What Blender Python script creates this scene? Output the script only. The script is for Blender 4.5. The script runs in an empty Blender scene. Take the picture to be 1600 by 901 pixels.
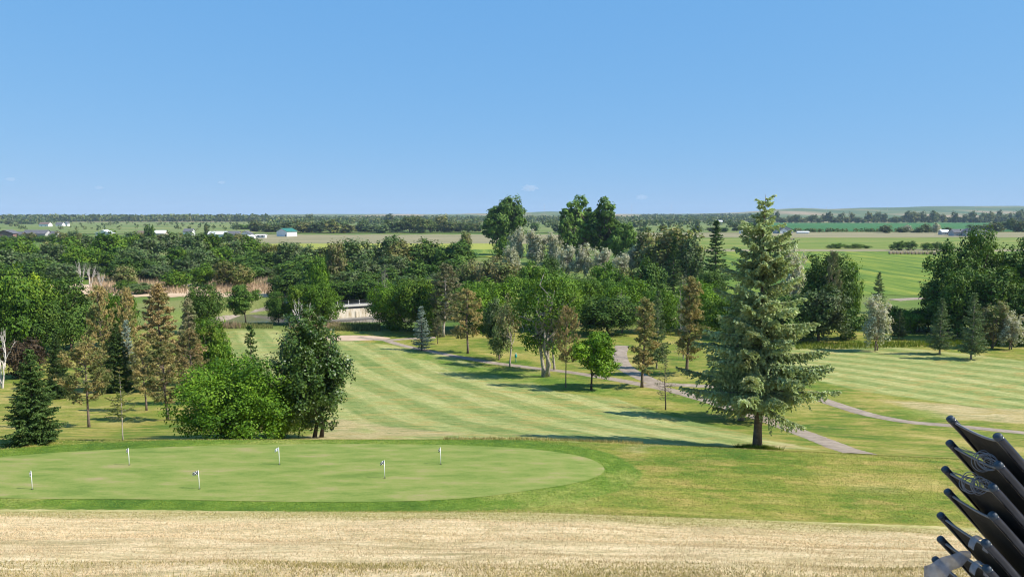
import bpy, math, random
import numpy as np
C = bpy.context.scene.collection
SC = bpy.context.scene
R = math.radians
# ------------------------------------------------------------------ camera
CAMZ = 22.0                      # the plain is z = 0, the viewer stands on the hill above it
HAZE = .00006
FPX, CX, CY, PITCH = 1155.0, 800.0, 450.5, R(5.7)
cd = bpy.data.cameras.new('camera'); cam = bpy.data.objects.new('camera', cd); C.objects.link(cam)
cam.location = (0, 0, CAMZ); cam.rotation_euler = (R(90) - PITCH, 0, 0)
cd.sensor_width = 36; cd.lens = 36 * FPX / 1600; cd.clip_start = 0.1; cd.clip_end = 40000
SC.camera = cam
# ------------------------------------------------------------------ sky, sun, exposure
SKY_TINT = (0.90, 2.08, 4.23)
SUN_EL, SUN_AZ = R(46), R(11)    # the sun stands to the right, slightly behind the viewer
sx, sy, sz = math.cos(SUN_AZ) * math.cos(SUN_EL), -math.sin(SUN_AZ) * math.cos(SUN_EL), math.sin(SUN_EL)
w = bpy.data.worlds.new('World'); SC.world = w; w.use_nodes = True
wn = w.node_tree.nodes; wn.clear()
wo = wn.new('ShaderNodeOutputWorld'); bg = wn.new('ShaderNodeBackground'); sk = wn.new('ShaderNodeTexSky')
sk.sky_type = 'NISHITA'; sk.sun_disc = False; sk.sun_elevation = SUN_EL
sk.sun_rotation = math.atan2(sx, sy)
sk.air_density = 0.9; sk.dust_density = 0.0; sk.ozone_density = 4.0; sk.altitude = 400
bg.inputs['Strength'].default_value = 0.105
sp = wn.new('ShaderNodeSeparateColor'); cb = wn.new('ShaderNodeCombineColor'); w.node_tree.links.new(sk.outputs[0], sp.inputs[0])
for k_, g_ in enumerate((.49, .27, .12)):
    pw = wn.new('ShaderNodeMath'); pw.operation = 'POWER'; pw.inputs[1].default_value = g_; w.node_tree.links.new(sp.outputs[k_], pw.inputs[0]); w.node_tree.links.new(pw.outputs[0], cb.inputs[k_])
tn = wn.new('ShaderNodeMix'); tn.data_type = 'RGBA'; tn.blend_type = 'MULTIPLY'; tn.inputs[0].default_value = 1; tn.inputs[7].default_value = (*SKY_TINT, 1)
w.node_tree.links.new(cb.outputs[0], tn.inputs[6]); w.node_tree.links.new(tn.outputs[2], bg.inputs['Color']); w.node_tree.links.new(bg.outputs[0], wo.inputs['Surface'])
ld = bpy.data.lights.new('sun', 'SUN'); lo = bpy.data.objects.new('sun', ld); C.objects.link(lo)
ld.energy = 5.0; ld.angle = R(0.5); ld.color = (1.0, 0.945, 0.86)
lo.rotation_euler = (math.pi / 2 - SUN_EL, 0, math.atan2(sy, sx) + math.pi / 2)
SC.view_settings.view_transform = 'Standard'; SC.view_settings.look = 'None'
SC.view_settings.gamma = 1; SC.view_settings.use_curve_mapping = False
SC.view_settings.exposure = 0.6
SC.cycles.filter_width = 1.1; SC.cycles.max_bounces = 5; SC.cycles.diffuse_bounces = 2; SC.cycles.glossy_bounces = 2
SC.cycles.transmission_bounces = 3; SC.cycles.volume_bounces = 0; SC.cycles.transparent_max_bounces = 4

# ------------------------------------------------------------------ helpers
def ray(px, py):
    xc, yc = (px - CX) / FPX, -(py - CY) / FPX
    c, s = math.cos(PITCH), math.sin(PITCH)
    return np.array([xc, c + yc * s, -s + yc * c])
def at(px, py, D):
    "the point at forward distance D seen in that direction"
    d = ray(px, py); return np.array([d[0] / d[1] * D, D, CAMZ + d[2] / d[1] * D])

KN = [(-60, 3.2), (-4, 3.2), (3, 3.3), (5, 3.7), (8, 4.7), (13, 6.63), (20, 9.0), (27.2, 11.3), (28.6, 11.75), (33, 11.78), (38.6, 11.98), (41, 12.75),
      (45, 13.95), (50, 15.1), (60, 16.9), (70, 18.2), (80, 19.3), (100, 20.75), (120, 21.5), (140, 21.9), (165, 22.0), (400, 22.0)]
_ty = np.arange(-60, 400, 0.1); _th = np.interp(_ty, [k[0] for k in KN], [k[1] for k in KN])
def _sm(a, n):
    k = np.hanning(n + 2)[1:-1]; k /= k.sum(); return np.convolve(np.pad(a, n, mode='edge'), k, 'same')[n:-n]
_t1, _t2 = _sm(_th, 13), _sm(_th, 81)
_f = np.clip((_ty - 42) / 12, 0, 1); _tz = _t1 * (1 - _f) + _t2 * _f
RIDGE = [(-900, 0), (300, 0), (380, 8), (440, 24), (700, 26), (860, 42), (960, 26), (1080, 28), (1150, 36), (1215, 58), (1250, 66), (1290, 62), (1340, 72), (1450, 82), (1600, 80), (2600, 60)]
def sstep(a, b, x):
    t = np.clip((x - a) / (b - a), 0, 1); return t * t * (3 - 2 * t)
def height(x, y):
    x = np.asarray(x, float); y = np.asarray(y, float)
    h = -np.interp(y, _ty, _tz)
    g = sstep(12, 22, y) * (1 - sstep(48, 100, y))
    xx = np.clip(x, -30, 60)
    h = h - g * 0.05 * np.where(xx > 0, xx * xx / (xx + 3), 0)
    u = sstep(44, 60, y) * (1 - sstep(120, 150, y))
    h = h + u * 0.16 * (np.sin(x * .11 + y * .05) + np.sin(y * .16 - x * .07 + 1.3) * .7)
    u2 = (1 - sstep(24, 28, y)) * sstep(6, 12, y)
    h = h + u2 * 0.05 * (np.sin(x * .9 + y * .7) * np.sin(y * 1.1 - x * .3) + .8 * np.sin(x * .31 + 2) * np.sin(y * .6))
    # the creek bed by the bridge
    pit = sstep(-78, -66, x) * (1 - sstep(-12, -4, x)) * sstep(150, 158, y) * (1 - sstep(186, 194, y))
    h = h - 3.9 * pit
    # far ridges
    az = CX + x / np.maximum(y, 1) * FPX
    rh = np.interp(az, [r[0] for r in RIDGE], [r[1] for r in RIDGE])
    h = h + rh * sstep(2900, 5600, y) * (1 + .05 * np.sin(x * .004) + .03 * np.sin(x * .011 + y * .002))
    return CAMZ + h
def H1(x, y): return float(height(x, y))
def hit(px, py):
    "where the line of sight meets the ground"
    d = ray(px, py); t0 = 8.0; t = 8.0
    while t < 9000:
        if CAMZ + d[2] * t < H1(d[0] * t, d[1] * t): break
        t0 = t; t *= 1.012
    for _ in range(24):
        m = .5 * (t0 + t)
        if CAMZ + d[2] * m < H1(d[0] * m, d[1] * m): t = m
        else: t0 = m
    return np.array([d[0] * t, d[1] * t, H1(d[0] * t, d[1] * t)])

def mesh_np(name, V, F, attr=None, smooth=False, mats=(), midx=None):
    "F: (n,3) or (n,4) array, or list of arrays"
    me = bpy.data.meshes.new(name)
    Fs = F if isinstance(F, list) else [F]
    Fs = [f for f in Fs if len(f)]
    me.vertices.add(len(V)); me.vertices.foreach_set('co', np.asarray(V, np.float32).ravel())
    nl = sum(f.size for f in Fs); npoly = sum(len(f) for f in Fs)
    me.loops.add(nl); me.loops.foreach_set('vertex_index', np.concatenate([np.asarray(f, np.int32).ravel() for f in Fs]))
    me.polygons.add(npoly)
    st = []; o = 0
    for f in Fs:
        k = f.shape[1]; st.append(o + np.arange(len(f), dtype=np.int32) * k); o += f.size
    me.polygons.foreach_set('loop_start', np.concatenate(st).astype(np.int32))
    if smooth: me.polygons.foreach_set('use_smooth', np.ones(npoly, bool))
    if midx is not None: me.polygons.foreach_set('material_index', np.asarray(midx, np.int32))
    if attr:
        for k, (dom, val) in attr.items():
            a = me.attributes.new(k, 'FLOAT', dom); a.data.foreach_set('value', np.asarray(val, np.float32))
    for m in mats: me.materials.append(m)
    me.update(calc_edges=True); me.validate()
    return me
def link(name, me, parent=None):
    o = bpy.data.objects.new(name, me); C.objects.link(o)
    if parent: o.parent = parent
    return o
def empty(name, loc=(0, 0, 0), rz=0):
    o = bpy.data.objects.new(name, None); C.objects.link(o); o.location = loc; o.rotation_euler = (0, 0, rz); o.empty_display_size = .2
    return o
def tag(o, label=None, cat=None, group=None, kind=None):
    if label: o['label'] = label
    if cat: o['category'] = cat
    if group: o['group'] = group
    if kind: o['kind'] = kind
    return o

class MB:
    "collects boxes, tubes and polygons into one mesh"
    def __init__(s): s.v = []; s.f = []; s.n = 0; s.m = []; s.cm = 0
    def add(s, V, F):
        V = np.asarray(V, float).reshape(-1, 3); s.v.append(V)
        for f in F: s.f.append([i + s.n for i in f]); s.m.append(s.cm)
        s.n += len(V)
    def box(s, a, b, M=None):
        x0, y0, z0 = a; x1, y1, z1 = b
        V = [(x0, y0, z0), (x1, y0, z0), (x1, y1, z0), (x0, y1, z0), (x0, y0, z1), (x1, y0, z1), (x1, y1, z1), (x0, y1, z1)]
        s.add(V, [(0, 3, 2, 1), (4, 5, 6, 7), (0, 1, 5, 4), (1, 2, 6, 5), (2, 3, 7, 6), (3, 0, 4, 7)])
    def tube(s, P, rad, n=8, cap=True):
        P = np.asarray(P, float); rad = np.broadcast_to(np.asarray(rad, float), (len(P),))
        T = np.gradient(P, axis=0); T /= np.linalg.norm(T, axis=1)[:, None] + 1e-9
        ref = np.array([0, 0, 1.0]) if abs(T[0][2]) < .9 else np.array([1.0, 0, 0])
        vs = []
        u = np.cross(T[0], ref); u /= np.linalg.norm(u)
        for i in range(len(P)):
            u = u - T[i] * np.dot(u, T[i]); u /= np.linalg.norm(u) + 1e-9; v = np.cross(T[i], u)
            a = np.arange(n) * 2 * math.pi / n
            vs.append(P[i] + rad[i] * (np.cos(a)[:, None] * u + np.sin(a)[:, None] * v))
        F = []
        for i in range(len(P) - 1):
            for k in range(n):
                F.append((i * n + k, i * n + (k + 1) % n, (i + 1) * n + (k + 1) % n, (i + 1) * n + k))
        if cap: F.append(tuple(reversed(range(n)))); F.append(tuple(range((len(P) - 1) * n, len(P) * n)))
        s.add(np.concatenate(vs), F)
    def mesh(s, name, mats=(), smooth=False):
        me = bpy.data.meshes.new(name); me.from_pydata(np.concatenate(s.v).tolist(), [], s.f)
        for m in mats: me.materials.append(m)
        if len(mats) > 1: me.polygons.foreach_set('material_index', s.m)
        if smooth: me.polygons.foreach_set('use_smooth', [True] * len(me.polygons))
        me.update(); return me
    def build(s, name, mat, parent=None, smooth=False): return link(name, s.mesh(name, [mat], smooth), parent)

# ------------------------------------------------------------------ materials
def NT(name):
    m = bpy.data.materials.new(name); m.use_nodes = True; nt = m.node_tree; nt.nodes.clear()
    return m, nt, nt.nodes, nt.links
def principled(nt, rough=.8, spec=.3):
    o = nt.nodes.new('ShaderNodeOutputMaterial'); p = nt.nodes.new('ShaderNodeBsdfPrincipled')
    p.inputs['Roughness'].default_value = rough; p.inputs['Specular IOR Level'].default_value = spec
    nt.links.new(p.outputs[0], o.inputs['Surface']); return p, o
def noise(nt, vec, scale, det=4, rough=.6, dist=0):
    n = nt.nodes.new('ShaderNodeTexNoise'); n.inputs['Scale'].default_value = scale; n.inputs['Detail'].default_value = det
    n.inputs['Roughness'].default_value = rough; n.inputs['Distortion'].default_value = dist
    if vec is not None: nt.links.new(vec, n.inputs['Vector'])
    return n.outputs['Fac']
def ramp(nt, fac, stops, interp='LINEAR'):
    r = nt.nodes.new('ShaderNodeValToRGB'); r.color_ramp.interpolation = interp
    e = r.color_ramp.elements
    while len(e) < len(stops): e.new(.5)
    for i, (p, c) in enumerate(stops): e[i].position = p; e[i].color = (*c, 1)
    nt.links.new(fac, r.inputs[0]); return r.outputs[0]
def fr(nt, fac, a, b):
    r = nt.nodes.new('ShaderNodeMapRange'); r.inputs[1].default_value = a; r.inputs[2].default_value = b; nt.links.new(fac, r.inputs[0]); return r.outputs[0]
def mix(nt, f, a, b, mode='MIX'):
    m = nt.nodes.new('ShaderNodeMix'); m.data_type = 'RGBA'; m.blend_type = mode
    def put(s, v):
        if isinstance(v, tuple): s.default_value = (*v, 1) if len(v) == 3 else v
        elif isinstance(v, (int, float)): s.default_value = v
        else: nt.links.new(v, s)
    put(m.inputs[0], f); put(m.inputs[6], a); put(m.inputs[7], b); return m.outputs[2]
def math_(nt, op, a, b=None):
    m = nt.nodes.new('ShaderNodeMath'); m.operation = op
    for i, v in enumerate((a, b)):
        if v is None: continue
        if isinstance(v, (int, float)): m.inputs[i].default_value = v
        else: nt.links.new(v, m.inputs[i])
    return m.outputs[0]
def objco(nt):
    n = nt.nodes.new('ShaderNodeTexCoord'); return n.outputs['Object']
def attr(nt, name):
    n = nt.nodes.new('ShaderNodeAttribute'); n.attribute_name = name; return n.outputs['Fac']
def mapping(nt, vec, scale=(1, 1, 1), rot=(0, 0, 0)):
    m = nt.nodes.new('ShaderNodeMapping'); m.inputs['Scale'].default_value = scale; m.inputs['Rotation'].default_value = rot
    nt.links.new(vec, m.inputs[0]); return m.outputs[0]
def bump(nt, p, h, strength, dist):
    b = nt.nodes.new('ShaderNodeBump'); b.inputs['Strength'].default_value = strength; b.inputs['Distance'].default_value = dist
    nt.links.new(h, b.inputs['Height']); nt.links.new(b.outputs[0], p.inputs['Normal'])

def plain(name, col, rough=.7, spec=.3, metal=0, var=.25, scale=3, bmp=0):
    m, nt, N, L = NT(name); p, o = principled(nt, rough, spec); p.inputs['Metallic'].default_value = metal
    n = noise(nt, objco(nt), scale, 5)
    a = tuple(c * (1 - var) for c in col); b = tuple(min(1, c * (1 + var)) for c in col)
    L.new(ramp(nt, n, [(.3, a), (.7, b)]), p.inputs['Base Color'])
    if bmp: bump(nt, p, n, .5, bmp)
    return m
def foliage(name, c1, c2, c3, tr=.22, rough=.6, spec=.16, patch=None, pamt=0, psc=.35, BL=.62):
    "c1..c3: the spread of leaf colours; patch: another leaf colour that comes in clusters"
    m, nt, N, L = NT(name)
    o = N.new('ShaderNodeOutputMaterial'); p = N.new('ShaderNodeBsdfPrincipled'); t = N.new('ShaderNodeBsdfTranslucent'); mx = N.new('ShaderNodeMixShader')
    p.inputs['Roughness'].default_value = rough; p.inputs['Specular IOR Level'].default_value = spec
    f = (1.06, 1.0, BL); c1, c2, c3 = [tuple(a * b for a, b in zip(c, f)) for c in (c1, c2, c3)]
    if patch: patch = tuple(a * b for a, b in zip(patch, f))
    col = ramp(nt, attr(nt, 'v'), [(.0, tuple(c * .55 for c in c1)), (.45, c2), (1, c3)])
    if patch:
        nz = noise(nt, objco(nt), psc, 3)
        nz = math_(nt, 'ADD', nz, math_(nt, 'MULTIPLY', attr(nt, 'v'), .25))
        col = mix(nt, fr(nt, nz, .72 - pamt * .3, .80 - pamt * .3), col, patch)
    oi = N.new('ShaderNodeObjectInfo'); hs = N.new('ShaderNodeHueSaturation')
    L.new(fr(nt, oi.outputs['Random'], -0.0, 1.0), hs.inputs['Fac']); hs.inputs['Fac'].default_value = 1
    hs2 = N.new('ShaderNodeMapRange'); hs2.inputs[3].default_value = .82; hs2.inputs[4].default_value = 1.2; L.new(oi.outputs['Random'], hs2.inputs[0])
    hs.inputs['Hue'].default_value = .5; nt.links.remove(hs.inputs['Fac'].links[0]); L.new(hs2.outputs[0], hs.inputs['Value']); L.new(col, hs.inputs['Color'])
    col = hs.outputs[0]
    L.new(col, p.inputs['Base Color'])
    L.new(mix(nt, 1.0, col, (1.25, 1.25, .7), 'MULTIPLY'), t.inputs['Color'])
    mx.inputs[0].default_value = tr; L.new(p.outputs[0], mx.inputs[1]); L.new(t.outputs[0], mx.inputs[2]); L.new(mx.outputs[0], o.inputs['Surface'])
    return m
M = {}
M['bright'] = foliage('leaf_bright', (.05, .12, .012), (.11, .22, .02), (.22, .35, .04), patch=(.07, .15, .016), pamt=.3)
M['green'] = foliage('leaf_green', (.036, .095, .012), (.072, .16, .02), (.155, .27, .036), patch=(.13, .21, .03), pamt=.3)
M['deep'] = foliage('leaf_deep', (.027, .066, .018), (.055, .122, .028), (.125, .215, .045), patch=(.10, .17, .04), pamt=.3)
M['wood'] = foliage('leaf_woodland', (.04, .085, .03), (.085, .15, .05), (.18, .26, .085), patch=(.13, .165, .09), pamt=.3, BL=.85)
M['olive'] = foliage('leaf_olive', (.055, .095, .027), (.105, .15, .042), (.19, .24, .07), patch=(.23, .22, .12), pamt=.45)
M['greyed'] = foliage('leaf_grey_brown', (.15, .14, .10), (.23, .22, .15), (.33, .32, .22), patch=(.14, .19, .08), pamt=.4)
M['bush'] = foliage('leaf_bush', (.034, .095, .010), (.078, .18, .018), (.20, .34, .035), patch=(.14, .25, .03), pamt=.2)
M['yellow'] = foliage('leaf_yellow_green', (.18, .28, .02), (.28, .39, .03), (.40, .48, .04))
M['poplar'] = foliage('leaf_poplar', (.035, .085, .02), (.06, .125, .03), (.12, .20, .05), rough=.42, spec=.35, tr=.15)
M['silver'] = foliage('leaf_silver', (.27, .30, .23), (.45, .49, .38), (.67, .71, .58), tr=.3, patch=(.36, .35, .28), pamt=.3, psc=.4, BL=.9)
M['plum'] = foliage('leaf_plum', (.03, .025, .022), (.055, .04, .035), (.09, .065, .05), tr=.2)
M['cotton'] = foliage('leaf_cottonwood', (.05, .115, .03), (.10, .20, .052), (.21, .34, .10), patch=(.15, .25, .07), pamt=.3, psc=.2)
M['spruce_hero'] = foliage('needle_grey_green', (.15, .22, .10), (.38, .50, .24), (.70, .80, .46), tr=.28, BL=1, patch=(.33, .38, .18), pamt=.25, psc=.5)
M['spruce_dark'] = foliage('needle_dark', (.035, .075, .030), (.065, .125, .048), (.12, .19, .075), tr=.15)
M['spruce_blue'] = foliage('needle_blue', (.15, .22, .20), (.24, .32, .29), (.38, .47, .42), tr=.15, BL=.9)
M['spruce_mid'] = foliage('needle_mid', (.08, .13, .08), (.13, .20, .12), (.22, .30, .19), tr=.15)
M['pine_olive'] = foliage('pine_olive', (.12, .145, .055), (.21, .24, .09), (.34, .36, .15), tr=.2, patch=(.38, .31, .14), pamt=.42, psc=.6, BL=.9)
M['pine_brown'] = foliage('pine_brown', (.20, .185, .075), (.34, .29, .12), (.52, .43, .19), tr=.2, patch=(.17, .21, .075), pamt=.42, psc=.6, BL=.9)
M['pine_rust'] = foliage('pine_rust', (.22, .17, .085), (.37, .285, .145), (.56, .44, .23), tr=.2, patch=(.22, .22, .09), pamt=.35, psc=.6, BL=.9)
M['pine_grey'] = foliage('pine_grey', (.18, .17, .11), (.28, .27, .17), (.40, .38, .25), tr=.2, patch=(.15, .19, .08), pamt=.4, psc=.6, BL=.9)
M['far'] = foliage('leaf_far', (.05, .09, .035), (.085, .135, .05), (.14, .20, .075), patch=(.15, .16, .09), pamt=.35, psc=.15)
M['bark'] = plain('bark', (.17, .13, .10), .9, .1, 0, .45, 6, .03)
M['bark_pale'] = plain('bark_pale', (.36, .31, .25), .9, .1, 0, .35, 5, .03)
M['bark_white'] = plain('bark_white', (.62, .56, .50), .85, .15, 0, .25, 4, .02)
M['bark_dark'] = plain('bark_dark', (.07, .055, .045), .9, .1, 0, .4, 6, .03)

# ---- ground
STR1, STR2 = R(-25.6), R(-41)
def ground_material():
    m, nt, N, L = NT('grass_ground'); p, o = principled(nt, .9, .12)
    co = objco(nt)
    fine = noise(nt, co, 9, 3, .7); med = noise(nt, co, .9, 4, .6); big = noise(nt, co, .14, 4, .55, .4); vbig = noise(nt, co, .006, 4, .55)
    streak = noise(nt, mapping(nt, co, (.25, 2.0, 1), (0, 0, R(4))), 1.0, 4, .65); mid = noise(nt, mapping(nt, co, (.8, 1.6, 1), (0, 0, R(-8))), 2.2, 5, .75)
    # rough lawn
    a = math_(nt, 'ADD', math_(nt, 'MULTIPLY', big, .65), math_(nt, 'MULTIPLY', streak, .35))
    lawn = ramp(nt, a, [(.36, (.09, .165, .02)), (.45, (.175, .225, .03)), (.53, (.29, .28, .055)), (.63, (.48, .38, .13))])
    # fairway with mown stripes
    def stripes(ang, per):
        v = mapping(nt, co, (1, 1, 1), (0, 0, 0)); s = N.new('ShaderNodeSeparateXYZ'); L.new(v, s.inputs[0])
        d = math_(nt, 'ADD', math_(nt, 'MULTIPLY', s.outputs[0], math.cos(ang)), math_(nt, 'MULTIPLY', s.outputs[1], -math.sin(ang)))
        d = math_(nt, 'ADD', d, math_(nt, 'MULTIPLY', big, .5))
        return fr(nt, math_(nt, 'SINE', math_(nt, 'MULTIPLY', d, 2 * math.pi / per)), -.3, .3)
    st = mix(nt, attr(nt, 'fair2'), stripes(STR1, 5.0), stripes(STR2, 5.2))
    ml1 = noise(nt, mapping(nt, mapping(nt, co, (1, 1, 1), (0, 0, STR1)), (1.6, .12, 1)), 1.0, 5, .7); ml2 = noise(nt, mapping(nt, mapping(nt, co, (1, 1, 1), (0, 0, STR2)), (1.6, .12, 1)), 1.0, 5, .7)
    mix2 = nt.nodes.new('ShaderNodeMix'); L.new(attr(nt, 'fair2'), mix2.inputs[0]); L.new(ml1, mix2.inputs[2]); L.new(ml2, mix2.inputs[3]); ml = mix2.outputs[0]
    fa = ramp(nt, math_(nt, 'ADD', math_(nt, 'MULTIPLY', ml, .55), math_(nt, 'MULTIPLY', big, .45)), [(.34, (.31, .35, .115)), (.5, (.41, .41, .155)), (.68, (.58, .50, .24))])
    fb = ramp(nt, math_(nt, 'ADD', math_(nt, 'MULTIPLY', ml, .55), math_(nt, 'MULTIPLY', big, .45)), [(.34, (.15, .225, .055)), (.5, (.21, .27, .075)), (.70, (.36, .36, .13))])
    fair = mix(nt, math_(nt, 'MULTIPLY', st, .74), fa, fb)
    straw = ramp(nt, streak, [(.35, (.42, .33, .15)), (.65, (.62, .48, .27))])
    # dry bank
    dn = math_(nt, 'ADD', math_(nt, 'MULTIPLY', med, .4), math_(nt, 'MULTIPLY', streak, .6))
    dry = ramp(nt, dn, [(.36, (.33, .27, .13)), (.46, (.50, .39, .225)), (.58, (.68, .54, .35))])
    dry2 = ramp(nt, dn, [(.34, (.24, .25, .07)), (.5, (.36, .33, .12)), (.68, (.55, .45, .23))])
    dry = mix(nt, attr(nt, 'olive'), dry, dry2)
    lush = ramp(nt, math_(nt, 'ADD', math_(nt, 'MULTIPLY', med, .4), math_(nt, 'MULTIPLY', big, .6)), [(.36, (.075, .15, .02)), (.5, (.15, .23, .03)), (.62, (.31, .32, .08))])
    # plain beyond the trees
    pl = ramp(nt, noise(nt, co, .02, 5, .6), [(.38, (.10, .165, .03)), (.5, (.155, .215, .045)), (.62, (.25, .25, .085))])
    hill = ramp(nt, noise(nt, mapping(nt, co, (1, .35, 1)), .0022, 4, .6), [(.40, (.09, .135, .045)), (.49, (.16, .19, .07)), (.54, (.29, .24, .13)), (.59, (.42, .30, .19))])
    def soft(nm, amt=.5):
        return fr(nt, math_(nt, 'ADD', attr(nt, nm), math_(nt, 'MULTIPLY', math_(nt, 'SUBTRACT', big, .5), amt)), .38, .62)
    col = mix(nt, soft('fair'), lawn, fair)
    col = mix(nt, soft('straw', 1.4), col, straw)
    pt = noise(nt, mapping(nt, co, (.6, 1.6, 1)), .55, 5, .65, .5)
    col = mix(nt, math_(nt, 'MULTIPLY', fr(nt, pt, .50, .63), .75), col, (.42, .31, .10)); col = mix(nt, math_(nt, 'MULTIPLY', fr(nt, pt, .46, .34), .5), col, (.08, .15, .025))
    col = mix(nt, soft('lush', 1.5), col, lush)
    col = mix(nt, soft('plain', .2), col, pl)
    col = mix(nt, attr(nt, 'hill'), col, hill)
    col = mix(nt, fr(nt, attr(nt, 'dry'), .45, .55), col, dry)
    md = math_(nt, 'ADD', math_(nt, 'MULTIPLY', math_(nt, 'SUBTRACT', fr(nt, mid, .36, .64), .5), math_(nt, 'SUBTRACT', 1.0, math_(nt, 'MULTIPLY', attr(nt, 'dry'), .6))), .5)
    col = mix(nt, md, mix(nt, 1.0, col, (.74, .80, .66), 'MULTIPLY'), mix(nt, 1.0, col, (1.22, 1.16, 1.2), 'MULTIPLY'))
    # blade-scale mottling
    col = mix(nt, math_(nt, 'MULTIPLY', fr(nt, fine, .3, .7), 1), mix(nt, 1.0, col, (.62, .66, .56), 'MULTIPLY'), mix(nt, 1.0, col, (1.30, 1.25, 1.25), 'MULTIPLY'))
    col = mix(nt, fr(nt, attr(nt, 'dry'), .45, .55), mix(nt, 1.0, col, (.76, .80, .80), 'MULTIPLY'), col)
    L.new(col, p.inputs['Base Color'])
    bump(nt, p, fine, .9, .05)
    return m
M['ground'] = ground_material()
def field_mat(name, stops, scale=.03, stretch=(1, 3, 1), rot=0, bmp=.2):
    m, nt, N, L = NT(name); p, o = principled(nt, .95, .1); co = objco(nt)
    v = mapping(nt, co, stretch, (0, 0, rot)); n = noise(nt, v, scale, 6, .65); f = noise(nt, v if scale * stretch[0] < .2 and bmp == .2 else co, scale * (9 if bmp == .2 else 22), 3, .7)
    a = math_(nt, 'ADD', math_(nt, 'MULTIPLY', n, .75), math_(nt, 'MULTIPLY', f, .25))
    L.new(ramp(nt, a, stops), p.inputs['Base Color']); bump(nt, p, f, .6, bmp); return m
M['green_turf'] = field_mat('putting_green_turf', [(.38, (.12, .175, .035)), (.46, (.165, .215, .048)), (.55, (.215, .238, .065)), (.68, (.30, .24, .12))], .8, (.5, 1.6, 1), 0, .01)
M['collar'] = field_mat('collar_turf', [(.36, (.085, .17, .02)), (.5, (.125, .225, .028)), (.68, (.20, .28, .05))], .8, (1, 1.5, 1), 0, .05)
M['meadow'] = field_mat('meadow_grass', [(.40, (.06, .12, .022)), (.46, (.10, .165, .025)), (.53, (.16, .215, .032)), (.60, (.25, .26, .045))], .08, (1.6, .12, 1))
M['hayfield'] = field_mat('hayfield_grass', [(.38, (.10, .16, .03)), (.5, (.155, .20, .04)), (.62, (.26, .24, .075))], .02, (.5, 2.2, 1))
M['tanfield'] = field_mat('stubble_field', [(.38, (.17, .17, .085)), (.5, (.235, .21, .115)), (.62, (.31, .255, .15))], .02, (.4, 3, 1))
M['canola'] = field_mat('yellow_flowering_crop', [(.40, (.17, .22, .05)), (.48, (.34, .33, .06)), (.58, (.21, .26, .06))], .12, (.4, 5, 1))
M['crop'] = field_mat('dark_green_crop', [(.36, (.03, .105, .03)), (.5, (.045, .135, .038)), (.66, (.075, .165, .045))], .01, (.3, 3, 1))
M['paleg'] = field_mat('pale_prairie', [(.38, (.085, .135, .035)), (.5, (.14, .18, .05)), (.62, (.25, .235, .09))], .01, (.4, 2, 1))
M['marsh'] = field_mat('marsh_reed_bed', [(.36, (.38, .28, .17)), (.5, (.50, .36, .23)), (.66, (.58, .44, .30))], .08, (.5, 2, 1))
M['path'] = field_mat('asphalt_cart_path', [(.36, (.20, .16, .12)), (.5, (.28, .225, .17)), (.66, (.37, .305, .235))], .9, (1, 1, 1), 0, .02)
M['sand'] = field_mat('packed_tan_dirt', [(.36, (.40, .29, .20)), (.5, (.47, .34, .24)), (.66, (.54, .41, .29))], .5, (1, 1, 1), 0, .02)
m, nt, N, L = NT('creek_water'); p, o = principled(nt, .08, .5); p.inputs['Base Color'].default_value = (.035, .035, .04, 1); bump(nt, p, noise(nt, objco(nt), 1.5, 3), .3, .05); M['water'] = m

# ------------------------------------------------------------------ region outlines on the ground
def wpoly(pts): return np.array([hit(a, b)[:2] for a, b in pts])
def sdist(P, poly):
    "signed distance to a polygon, positive inside"
    x, y = P[:, 0], P[:, 1]; d = np.full(len(P), 1e18); ins = np.zeros(len(P), bool); n = len(poly)
    for i in range(n):
        a, b = poly[i], poly[(i + 1) % n]; e = b - a; wx, wy = x - a[0], y - a[1]
        t = np.clip((wx * e[0] + wy * e[1]) / max(e @ e, 1e-9), 0, 1)
        d = np.minimum(d, (wx - t * e[0]) ** 2 + (wy - t * e[1]) ** 2)
        c = ((a[1] > y) != (b[1] > y)) & (x < (b[0] - a[0]) * (y - a[1]) / ((b[1] - a[1]) if b[1] != a[1] else 1e-9) + a[0]); ins ^= c
    return np.sqrt(d) * np.where(ins, 1, -1)
def spline(P, n=12, closed=False):
    P = np.asarray(P, float); out = []
    N_ = len(P)
    rng_ = range(N_) if closed else range(N_ - 1)
    for i in rng_:
        if closed: p0, p1, p2, p3 = P[i - 1], P[i], P[(i + 1) % N_], P[(i + 2) % N_]
        else: p0, p1, p2, p3 = P[max(i - 1, 0)], P[i], P[i + 1], P[min(i + 2, N_ - 1)]
        for k in range(n):
            t = k / n; out.append(.5 * ((2 * p1) + (-p0 + p2) * t + (2 * p0 - 5 * p1 + 4 * p2 - p3) * t * t + (-p0 + 3 * p1 - 3 * p2 + p3) * t ** 3))
    if not closed: out.append(P[-1])
    return np.array(out)
GREEN_Z = None
g0 = [(-160, 740), (-60, 722), (0, 714), (100, 706), (200, 701), (300, 697), (420, 694), (560, 693.5), (700, 695), (800, 699), (870, 706), (920, 716), (944, 731), (935, 743), (900, 754), (840, 764), (760, 775), (680, 781), (560, 784), (420, 783), (240, 780), (0, 778), (-150, 770)]
GREEN = spline(wpoly(g0), 5, True)
EDGE = np.array([hit(a, b)[:2] for a, b in [(-500, 792), (0, 795), (240, 796), (600, 800), (1000, 806), (1250, 814), (1480, 822), (1600, 828), (2000, 838)]])
FAIR1 = wpoly([(335, 518), (420, 512), (530, 528), (620, 540), (700, 556), (790, 580), (870, 612), (960, 622), (1050, 650), (1130, 668), (1280, 702), (1100, 696), (900, 690), (500, 686), (480, 640), (340, 600)])
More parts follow.
